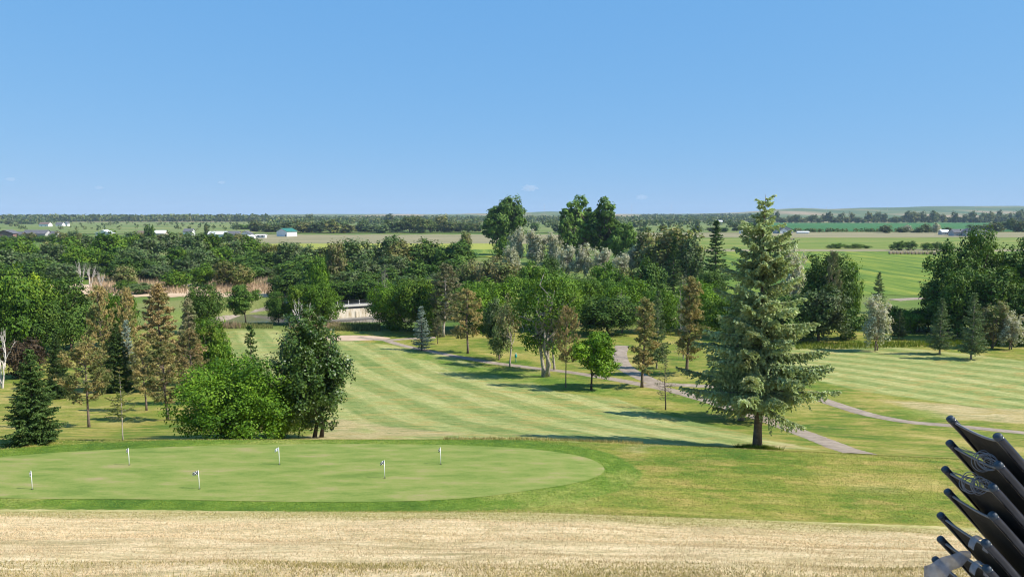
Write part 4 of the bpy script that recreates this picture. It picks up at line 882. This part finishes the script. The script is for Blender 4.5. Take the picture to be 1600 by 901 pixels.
practice_flag(311.5, 763.5, .80, 'checkered practice flag blown out to the left on the near side', .27, .16, 'checker', .5)
practice_flag(436.5, 725.5, .82, 'white practice flag drooping left in front of the dark poplar', .20, .15, 'flag_white', .7)
practice_flag(601, 746.5, .80, 'practice flag in the middle of the green with drooping checkered cloth', .18, .15, 'checker', .6)
practice_flag(688.5, 725, .80, 'rightmost practice flag on the far side of the green, furled', .09, .17, 'checker', .5)

# ------------------------------------------------------------------ bridge
m, nt, N, L = NT('stained_concrete'); p, o = principled(nt, .85, .2); co = objco(nt); n = noise(nt, mapping(nt, co, (1, 1, .22)), 1.4, 6, .7)
L.new(ramp(nt, n, [(.36, (.34, .25, .14)), (.45, (.54, .45, .31)), (.56, (.70, .62, .49))]), p.inputs['Base Color']); M['stained'] = m
M['concrete'] = plain('pale_concrete', (.56, .53, .46), .8, .2, 0, .12, 2)
M['steel_dark'] = plain('dark_steel', (.05, .045, .045), .6, .4, 0, .2)
M['footing'] = plain('wet_concrete', (.22, .20, .17), .8, .2, 0, .2, 2)
br = empty('creek_bridge', (at(555, 477, 180)[0], 180, 0), R(30)); tag(br, 'low pale concrete bridge with railing over the creek', 'bridge')
mb = MB(); mb.box((-13, -.1, -.75), (13, 5, -.14)); mb.build('deck', M['steel_dark'], br)
mb = MB(); mb.box((-13, -.35, -.35), (13, -.11, .22)); mb.build('parapet', M['concrete'], br)
mb = MB(); mb.box((-13, .02, -4.2), (13, .8, -.76)); mb.build('abutment_wall', M['stained'], br)
for k in range(5):
    mb = MB(); mb.box((-9 + k * 4.5, -.12, -4.1), (-8.55 + k * 4.5, .017, -1.5)); mb.build('wall_rib', M['stained'], br)
mb = MB(); mb.box((-13, -2.2, -4.2), (13, -.13, -3.1)); mb.build('footing', M['footing'], br)
for k in range(10):
    mb = MB(); x = -12.6 + k * 2.72; mb.box((x - .09, -.28, .222), (x + .09, -.16, 1.25)); mb.build('rail_post', M['concrete'], br)
for z in (.72, 1.17):
    mb = MB(); mb.box((-13, -.325, z - .04), (13, -.283, z + .04)); mb.build('rail', M['steel_dark'], br)

# ------------------------------------------------------------------ houses
M['siding_white'] = plain('siding_white', (.78, .77, .74), .7, .3, 0, .06, .4)
M['siding_grey'] = plain('siding_grey', (.42, .41, .40), .7, .3, 0, .08, .4)
M['siding_tan'] = plain('siding_tan', (.52, .44, .34), .7, .3, 0, .08, .4)
M['brick'] = plain('brick_wall', (.26, .15, .12), .85, .2, 0, .2, .8)
M['roof_grey'] = plain('roof_shingle_grey', (.12, .12, .13), .9, .2, 0, .2, .8)
M['roof_brown'] = plain('roof_shingle_brown', (.17, .12, .10), .9, .2, 0, .2, .8)
M['roof_green'] = plain('roof_metal_green', (.03, .16, .12), .5, .4, 0, .1, .8)
M['roof_white'] = plain('roof_metal_white', (.75, .75, .75), .5, .4, 0, .06, .8)
m, nt, N, L = NT('window_glass'); p, o = principled(nt, .1, .6); p.inputs['Base Color'].default_value = (.04, .05, .06, 1); M['glass'] = m
def house(px, D, w_, d_, hw, hr, wall, roof, label, gable_front=False, name='house', wins=3, rz=0, door=True, z_off=0):
    X = (px - CX) / FPX * D; r = empty(name, (X, D, H1(X, D) + z_off), rz); tag(r, label, 'barn' if 'barn' in name else 'house')
    w2, d2 = w_ / 2, d_ / 2; mb = MB(); mb.box((-w2, -d2, -.5), (w2, d2, hw))
    if gable_front: mb.add([(-w2, -d2, hw), (w2, -d2, hw), (0, -d2, hw + hr), (-w2, d2, hw), (w2, d2, hw), (0, d2, hw + hr)], [(0, 1, 2), (5, 4, 3), (1, 4, 5, 2), (0, 2, 5, 3)])
    else: mb.add([(-w2, -d2, hw), (-w2, d2, hw), (-w2, 0, hw + hr), (w2, -d2, hw), (w2, d2, hw), (w2, 0, hw + hr)], [(0, 2, 1), (3, 4, 5), (0, 3, 5, 2), (1, 2, 5, 4)])
    mb.build('wall', M[wall], r)
    o_ = .6; t = .25; mb = MB(); s = hr / (w2 if gable_front else d2)
    for sg in (-1, 1):
        if gable_front:
            e = w2 + o_; a = [(0, -d2 - o_, hw + hr + .03), (sg * e, -d2 - o_, hw - s * o_ + .03), (sg * e, d2 + o_, hw - s * o_ + .03), (0, d2 + o_, hw + hr + .03)]
        else:
            e = d2 + o_; a = [(-w2 - o_, 0, hw + hr + .03), (-w2 - o_, sg * e, hw - s * o_ + .03), (w2 + o_, sg * e, hw - s * o_ + .03), (w2 + o_, 0, hw + hr + .03)]
        b = [(x, y, z + t) for x, y, z in a]; mb.add(a + b, [(0, 1, 2, 3), (7, 6, 5, 4), (0, 4, 5, 1), (1, 5, 6, 2), (2, 6, 7, 3), (3, 7, 4, 0)])
    mb.build('roof', M[roof], r)
    for k in range(wins):
        x = -w2 + w_ * (k + .7) / (wins + .4); mb = MB(); mb.box((x - .9, -d2 - .12, 1.1), (x + .9, -d2 - .003, 2.5)); f = mb.build('window', M['siding_white' if wall != 'siding_white' else 'siding_grey'], r)
        mb = MB(); mb.box((x - .72, -d2 - .16, 1.25), (x + .72, -d2 - .123, 2.35)); mb.build('pane', M['glass'], f)
    if door: mb = MB(); mb.box((w2 - 2.6, -d2 - .10, 0), (w2 - 1.4, -d2 - .003, 2.1)); mb.build('door', M['roof_brown'], r)
    return r
house(15, 640, 15, 10, 5.0, 2.6, 'brick', 'roof_grey', 'dark brick house with grey roof at the far left village edge', True, wins=3, z_off=1)
house(28, 644, 12, 9, 3.6, 2.4, 'brick', 'roof_grey', 'low brick wing house right beside the dark brick house', wins=2, z_off=1)
house(60, 660, 20, 10, 4.2, 3, 'siding_grey', 'roof_grey', 'grey roofed house half hidden by trees at left', wins=3, z_off=1)
house(84, 664, 10, 8, 3.6, 2.6, 'siding_white', 'roof_grey', 'small house at the right end of the grey roofed house', wins=1, z_off=1)
house(166, 720, 14, 9, 4.5, 2.6, 'siding_white', 'roof_white', 'white roofed village house above the left wood', True, z_off=-0.2)
house(225, 690, 9, 8, 4.5, 2.4, 'siding_tan', 'roof_brown', 'small tan house left of the pair of dark upright trees', wins=1, z_off=-0.2)
house(253, 690, 10, 8, 5, 2.4, 'siding_tan', 'roof_white', 'pale house right of the pair of dark upright trees', wins=1, z_off=-0.2)
house(297, 760, 9, 8, 5, 2.6, 'siding_white', 'roof_grey', 'white house in the middle of the village treetops', wins=1, z_off=-0.2)
house(342, 700, 16, 9, 4.4, 2.4, 'siding_white', 'roof_white', 'long white building left of the village centre roofs', wins=3, z_off=-0.7)
house(365, 720, 14, 9, 4.2, 2.4, 'siding_grey', 'roof_grey', 'grey building between two white village buildings', wins=2, z_off=-0.7)
house(386, 700, 10, 9, 5.2, 2.6, 'siding_white', 'roof_grey', 'white gabled building at the right end of the village', True, wins=2, z_off=-1.2)
house(391, 660, 9, 6, 2.6, 1.0, 'siding_white', 'roof_white', 'low white shed in front of the white gabled village building', wins=0, door=False)
house(409, 700, 9, 5, 2.6, .6, 'siding_white', 'roof_white', 'low white trailer left of the green roofed barn', wins=2, door=False)
house(74, 1350, 17, 12, 5, 3, 'siding_white', 'roof_brown', 'long white farm building on the far left slope', wins=2, z_off=0)
house(97, 1380, 12, 10, 4.5, 3, 'siding_white', 'roof_grey', 'white farmhouse right of the long farm building on far slope', wins=1, z_off=0)
house(107, 1400, 7, 8, 5.5, 3, 'siding_white', 'roof_grey', 'narrow white barn at the right end of the far slope farm', True, name='barn', wins=0, z_off=0)
house(449, 745, 15, 13, 5.2, 3.0, 'siding_white', 'roof_green', 'white barn with green metal roof beyond the woods', True, name='barn', wins=0, rz=R(-32))
house(1161, 850, 8.5, 6, 3.4, .6, 'siding_white', 'roof_white', 'white boxy trailer left of the giant spruce crown', wins=0, door=False)
house(1122, 1700, 14, 8, 6, 3, 'siding_white', 'roof_white', 'tiny white farmhouse left of the giant spruce top', wins=0, door=False)
house(1222, 860, 19, 10, 5, 3.6, 'siding_grey', 'roof_grey', 'grey gabled house in front of the dark crop field', True, wins=4)
house(1222, 854, 8, 6, 4.2, 2.4, 'siding_white', 'roof_grey', 'projecting gabled front wing of the grey house', True, wins=1)
house(1253, 850, 13, 4, 2.2, .6, 'siding_white', 'roof_white', 'low white trailer right of the grey gabled house', wins=0, door=False)
house(1473, 800, 8, 7, 3.6, 1.8, 'siding_grey', 'roof_white', 'small pale shed left of the far right farmhouse', wins=1)
house(1499, 760, 19, 10, 4, 3, 'siding_grey', 'roof_grey', 'long grey roofed farmhouse at far right', wins=4)
house(1511, 752, 9, 8, 4.6, 3.2, 'siding_grey', 'roof_grey', 'grey gable end wing of the far right farmhouse', True, wins=1)
house(1527, 748, 13, 8, 4, 2.4, 'siding_white', 'roof_grey', 'white garage at the right end of the far right farmhouse', wins=2)

# ------------------------------------------------------------------ hay bales
M['hay'] = plain('dry_hay', (.50, .36, .25), .95, .1, 0, .3, 3, .05)
M['hay_end'] = plain('hay_end', (.40, .29, .20), .95, .1, 0, .3, 6, .05)
def bale_mesh():
    mb = MB(); mb.tube([(0, -.75, .75), (0, -.7, .75), (0, .7, .75), (0, .75, .75)], [.68, .76, .76, .68], 16, False); a = mb.mesh('hay_roll', [M['hay']], True)
    mb = MB(); an = np.arange(16) * 2 * math.pi / 16
    for y in (-.752, .752): mb.add(np.column_stack([.69 * np.cos(an), np.full(16, y), .75 + .69 * np.sin(an)]), [tuple(range(16))])
    return a, mb.mesh('bale_end', [M['hay_end']])
b1, b2 = bale_mesh()
def bale(X, Y, rz, label, group):
    r = empty('hay_bale', (X, Y, H1(X, Y) + .13), rz); tag(r, label, 'hay bale', group); r.scale = (.98, 1.0, 1.0); link('hay_roll', b1, r); link('bale_end', b2, r)
for k in range(13):
    x = 1391 + k * 5.8; D = 412 - k * .3; bale((x - CX) / FPX * D, D, R(8) * rr.uniform(-1, 1), ('leftmost' if k == 0 else 'rightmost' if k == 12 else ordinal(k + 1)) + ' round bale from the left in the long bale line'.replace(' from the left' if k in (0, 12) else '@', ''), 'hay bale line by the meadow')
for k in range(7):
    x = 1219 + k * 3.4; D = 640; bale((x - CX) / FPX * D, D, rr.uniform(-.3, .3), ('leftmost' if k == 0 else 'rightmost' if k == 6 else ordinal(k + 1)) + ' bale of the short far row beside the giant spruce', 'far hay bale row')

# ------------------------------------------------------------------ masts on the skyline
M['mast_red'] = plain('mast_red', (.5, .16, .12), .6, .3, 0, .1); M['mast_white'] = plain('mast_white', (.7, .7, .7), .6, .3, 0, .1)
for x, yt, D, lb in [(1288, 322, 4300, 'leftmost lattice mast on the right hand hills'), (1383, 322, 4300, 'middle lattice mast on the right hand hills'), (1520, 318, 4300, 'rightmost lattice mast on the right hand hills'),
                     (850, 318, 4600, 'faint mast on the skyline between the cottonwoods'), (986, 319, 4600, 'faint mast on the skyline right of the cottonwoods'), (1047, 318, 4600, 'taller faint mast above the olive green tree')]:
    p0 = at(x, 400, D); X = p0[0]; z0 = H1(X, D); h = at(x, yt, D)[2] - z0; r = empty('radio_mast', (X, D, z0)); tag(r, lb, 'radio mast'); n = 6
    for s in range(n):
        mb = MB()
        for c in ((-1, -1), (1, -1), (0, 1)): mb.tube([(c[0] * .7, c[1] * .7, h * s / n), (c[0] * .7, c[1] * .7, h * (s + 1) / n)], .12, 4)
        for q in range(4):
            za, zb_ = h * (s + q / 4) / n, h * (s + (q + 1) / 4) / n; mb.tube([(-.7, -.7, za), (.7, -.7, zb_)], .07, 4); mb.tube([(.7, -.7, za), (0, .7, zb_)], .07, 4)
        mb.build('mast_section', M['mast_red' if s % 2 == 0 else 'mast_white'], r)

# ------------------------------------------------------------------ ball washer by the cart path
M['teal'] = plain('teal_paint', (.03, .28, .24), .45, .5, 0, .1)
q = hit(806, 566); r = empty('ball_washer', tuple(q)); tag(r, 'small teal ball washer post beside the cart path under the trees', 'ball washer')
mb = MB(); mb.tube([(0, 0, -.1), (0, 0, .75)], .05, 8); mb.build('post', M['teal'], r, True)
mb = MB(); mb.tube([(0, 0, .72), (0, 0, .78), (0, 0, 1.15), (0, 0, 1.22)], [.12, .17, .17, .08], 12); mb.build('housing', M['teal'], r, True)
mb = MB(); mb.tube([(0, 0, 1.2), (0, 0, 1.36)], .02, 6); mb.tube([(-.09, 0, 1.36), (.09, 0, 1.36)], .025, 6); mb.build('handle', M['white_paint'], r, True)

# ------------------------------------------------------------------ terrace and the stack of sling chairs
M['slab'] = plain('terrace_concrete', (.38, .36, .33), .85, .2, 0, .12, 2, .01)
mb = MB(); mb.box((-6, -5, CAMZ - 3.6), (8, 4.25, CAMZ - 2.75)); tag(mb.build('terrace', M['slab']), kind='structure')
m, nt, N, L = NT('gunmetal_tube'); p, o = principled(nt, .27, .5); p.inputs['Metallic'].default_value = .15
L.new(ramp(nt, noise(nt, objco(nt), 14, 4), [(.3, (.015, .015, .019)), (.7, (.035, .035, .042))]), p.inputs['Base Color']); M['tube'] = m
M['cap'] = plain('end_cap', (.03, .045, .06), .5, .4, 0, .15)
m, nt, N, L = NT('sling_mesh_fabric'); p, o = principled(nt, .8, .2); co = objco(nt); wv = N.new('ShaderNodeTexWave'); wv.inputs['Scale'].default_value = 60; L.new(co, wv.inputs['Vector'])
L.new(ramp(nt, math_(nt, 'ADD', math_(nt, 'MULTIPLY', wv.outputs['Fac'], .4), math_(nt, 'MULTIPLY', noise(nt, co, 25, 4), .6)), [(.3, (.014, .013, .013)), (.7, (.045, .040, .037))]), p.inputs['Base Color']); bump(nt, p, wv.outputs['Fac'], .4, .002); M['sling'] = m
M['piping'] = plain('sling_edge_piping', (.22, .21, .21), .7, .2, 0, .2, 20)
M['twine'] = plain('pale_twine', (.20, .20, .21), .8, .2, 0, .2, 30)
m, nt, N, L = NT('translucent_strap'); o = N.new('ShaderNodeOutputMaterial'); d_ = N.new('ShaderNodeBsdfDiffuse'); t_ = N.new('ShaderNodeBsdfTransparent'); mx = N.new('ShaderNodeMixShader')
L.new(ramp(nt, noise(nt, objco(nt), 30, 4), [(.35, (.30, .29, .30)), (.65, (.40, .39, .41))]), d_.inputs['Color']); mx.inputs[0].default_value = .6; L.new(t_.outputs[0], mx.inputs[1]); L.new(d_.outputs[0], mx.inputs[2]); L.new(mx.outputs[0], o.inputs['Surface']); M['strap'] = m
tipsL = [(1486, 655), (1485, 693), (1478, 734), (1482, 769), (1471, 806), (1471, 843), (1463, 875)]
tipsR = [(1560, 683), (1561, 727), (1552, 762), (1552, 806), (1541, 849), (1543, 889), (1535, 930)]
DL, DR = 3.62, 3.15
def chair(i, rootp):
    L0, R0 = at(*tipsL[i], DL), at(*tipsR[i], DR); r = empty('sling_chair', tuple(.5 * (L0 + R0)))
    off = np.array(r.location)
    desc = ['topmost black sling chair of the stack at the right edge', 'second black sling chair from the top with twine around its back', 'third black sling chair from the top with a thick coil of twine',
            'fourth and middle black sling chair of the stack', 'fifth black sling chair from the top with pale loop by its rail', 'sixth black sling chair from the top with the long pale strap', 'lowest visible black sling chair of the stack'][i]
    tag(r, desc, 'chair', 'stacked sling chairs')
    w = R0 - L0; wn_ = w / np.linalg.norm(w)
    def railpts(p, s):
        # the back rail slopes down to the right, bends at the hip and runs on as the seat rail
        q = [(0, 0), (.10, -.105), (.30, -.33), (.46, -.56), (.55, -.73), (.62, -.84), (.74, -.88), (.98, -.86), (1.10, -.88)]
        return np.array([p + np.array([a, .04 * a * (1 if s else -1), b]) for a, b in q])
    A, B = railpts(L0, 0), railpts(R0, 1)
    for P_0 in (A, B):
        S = spline(P_0, 5); mb = MB(); mb.tube(S - off, .0185, 14); rl = mb.build('side_rail', M['tube'], r, True)
        d = nrm(P_0[0] - P_0[1]); mb = MB(); mb.tube([P_0[0] - off - d * .004, P_0[0] - off + d * .006, P_0[0] - off + d * .014], [.0195, .0195, .0175], 14); mb.build('end_cap', M['cap'], rl, True)
    # sling: starts below the tips, sags between the rails
    SA, SB = spline(A, 5), spline(B, 5); n = len(SA) - 4; V = []; nu = 12; st = 1
    for k in range(st, n):
        for u in range(nu + 1):
            f = u / nu; g = 4 * f * (1 - f); p_ = SA[k] * (1 - f) + SB[k] * f; dip = .055 * g; 
            if k == st: p_ = p_ + np.array([.02, 0, -.018]) * (g)
            p_ = p_ + np.array([.10, 0, -.075]) * ((.16 + .12 * min(4, k - st)) * g) * 1.0
            p_ = p_ + np.array([0, 0, -.075]) * (g ** .6) * min(1.0, max(0, k - st - 1) / 6)
            V.append(p_ - off)
    nk = n - st; ii = np.arange(nk - 1)[:, None] * (nu + 1) + np.arange(nu)[None]; F = np.stack([ii, ii + 1, ii + nu + 2, ii + nu + 1], -1).reshape(-1, 4)
    so = link('sling', mesh_np('sling', V, F, None, True, [M['sling']]), r); md = so.modifiers.new('solid', 'SOLIDIFY'); md.thickness = .003
    mb = MB(); mb.tube(np.array(V[:nu + 1]), .006, 6); mb.build('sling_hem', M['piping'], so, True)
    # cross brace behind the sling
    a_, b_ = SA[20] - off, SB[20] - off; mid = (a_ + b_) / 2 + [-.03, 0, -.10]; mb = MB(); mb.tube(spline([a_, mid, b_], 8), .011, 8); mb.build('cross_brace', M['tube'], r, True)
    # arms and legs (outside the picture)
    for S in (A, B):
        e = S[-1] - off; k5 = S[4] - off; fl = rootp - off[2]
        mb = MB(); mb.tube(spline([k5 + [0, 0, .10], k5 + [.20, 0, .17], e + [.0, 0, .24], e + [.03, 0, .02]], 6), .016, 10); mb.build('arm', M['tube'], r, True)
        if i == 6:
            mb = MB(); mb.tube([e, [e[0] + .05, e[1], fl + .012]], .017, 10); mb.build('leg', M['tube'], r, True)
            mb = MB(); mb.tube([S[5] - off, [S[5][0] - off[0] - .08, S[5][1] - off[1], fl + .012]], .017, 10); mb.build('leg', M['tube'], r, True)
    def mid_pt(f, k=st): return (SA[k] * (1 - f) + SB[k] * f) - off + np.array([.10, 0, -.075]) * .18 * 4 * f * (1 - f)
    if i in (1, 2):
        rs_ = np.random.RandomState(i); mb = MB(); c = mid_pt(.62 if i == 1 else .55); d = nrm(mid_pt(.8) - mid_pt(.4))
        u = nrm(np.cross(d, [0, 0, 1.0])); v_ = np.cross(d, u)
        for q in range(9 if i == 2 else 6):
            rad = rs_.uniform(.022, .04); cc = c + d * rs_.uniform(-.06, .06) + rs_.normal(size=3) * .006; an = np.linspace(0, 6.28, 20)
            til = rs_.normal() * .5; mb.tube(cc + np.outer(np.cos(an) * rad, u) + np.outer(np.sin(an) * rad * 1.2, v_) + np.outer(np.cos(an) * til * rad, d), .0022, 5, False)
        for q in range(5):
            a2 = mid_pt(.08 + .03 * q) + rs_.normal(size=3) * .006; b2_ = mid_pt(.92) + rs_.normal(size=3) * .01; mb.tube(curve(a2 + [0, 0, .012], b2_ + [0, 0, .015], rs_, 6, .02), .0014, 4, False)
        mb.build('twine', M['twine'], r, True)
    if i in (4, 5):
        mb = MB(); c = mid_pt(.85); V2 = []
        for q in range(12):
            a = q / 11 * 3.6 - .4; V2 += [c + np.array([-.02 + .035 * math.cos(a), -.02, .05 * math.sin(a) - .02]), c + np.array([-.02 + .035 * math.cos(a), .02, .05 * math.sin(a) - .02])]
        mb.add(V2, [(2 * q, 2 * q + 1, 2 * q + 3, 2 * q + 2) for q in range(11)]); o_ = mb.build('loop_strap', M['strap'], r, True); o_.modifiers.new('s', 'SOLIDIFY').thickness = .002
    return r
for i in range(7): chair(i, CAMZ - 2.75)
# long pale strap hanging off the sixth chair
q = [(1518, 866, 3.35), (1503, 871, 3.37), (1486, 880, 3.38), (1470, 889, 3.4), (1456, 897, 3.42), (1444, 905, 3.42)]; P = spline(np.array([at(*a) for a in q]), 5); mb = MB(); V = []
rs_ = np.random.RandomState(4)
for k, p_ in enumerate(P):
    h_ = (1 + .08 * math.sin(k * .55)) * np.interp(k / (len(P) - 1), [0, .25, .7, 1], [.014, .04, .06, .065]); V += [p_ + [-.004, 0, h_], p_ + [.0, .006 * math.sin(k * .9), -h_]]
mb.add(V, [(2 * k, 2 * k + 1, 2 * k + 3, 2 * k + 2) for k in range(len(P) - 1)]); o_ = mb.build('plastic_strap', M['strap'], None, True); o_.modifiers.new('s', 'SOLIDIFY').thickness = .002
tag(o_, 'wide pale translucent strap trailing left from the chair stack', 'strap')

# ------------------------------------------------------------------ small clouds near the horizon
m, nt, N, L = NT('cloud_vapour'); o = N.new('ShaderNodeOutputMaterial'); pv = N.new('ShaderNodeVolumePrincipled'); pv.inputs['Color'].default_value = (1, 1, 1, 1); pv.inputs['Density'].default_value = .0016; L.new(pv.outputs[0], o.inputs['Volume']); M['cloud'] = m
for k, (x, y, wd, lb) in enumerate([(16, 280, 15, 'tiny faint cloud low over the left edge of the horizon'), (346, 285, 12, 'tiny white cloud above the left part of the skyline'), (1003, 308, 18, 'faint flat cloud right of the twin topped cottonwood'),
                                    (155, 293, 13, 'faint small cloud between the two brighter left clouds'), (828, 294, 26, 'thin pale cloud above the gap between the cottonwoods')]):
    D = 14000; c = at(x, y, D); rs_ = np.random.RandomState(k); s = wd / FPX * D / 2; me = bpy.data.meshes.new('cloud'); import bmesh
    bm = bmesh.new(); bmesh.ops.create_icosphere(bm, subdivisions=4, radius=1)
    for v_ in bm.verts:
        n_ = 1 + .25 * math.sin(v_.co.x * 5 + k) * math.cos(v_.co.z * 6) + .12 * math.sin(v_.co.x * 13 + v_.co.z * 9 + k); v_.co = (v_.co.x * s * n_, v_.co.y * s * .8, v_.co.z * s * .42 * n_)
    bm.to_mesh(me); bm.free(); me.materials.append(M['cloud']); o_ = link('cloud', me); o_.location = tuple(c); tag(o_, lb, 'cloud')

# ------------------------------------------------------------------ haze
m, nt, N, L = NT('haze_air'); o = N.new('ShaderNodeOutputMaterial'); pv = N.new('ShaderNodeVolumePrincipled'); pv.inputs['Color'].default_value = (.60, .80, 1, 1); pv.inputs['Density'].default_value = HAZE; pv.inputs['Anisotropy'].default_value = 0.0; L.new(pv.outputs[0], o.inputs['Volume'])
mb = MB(); mb.box((-9400, -9400, -8), (9400, 9400, 130)); h_ = mb.build('haze', m); tag(h_, kind='stuff')
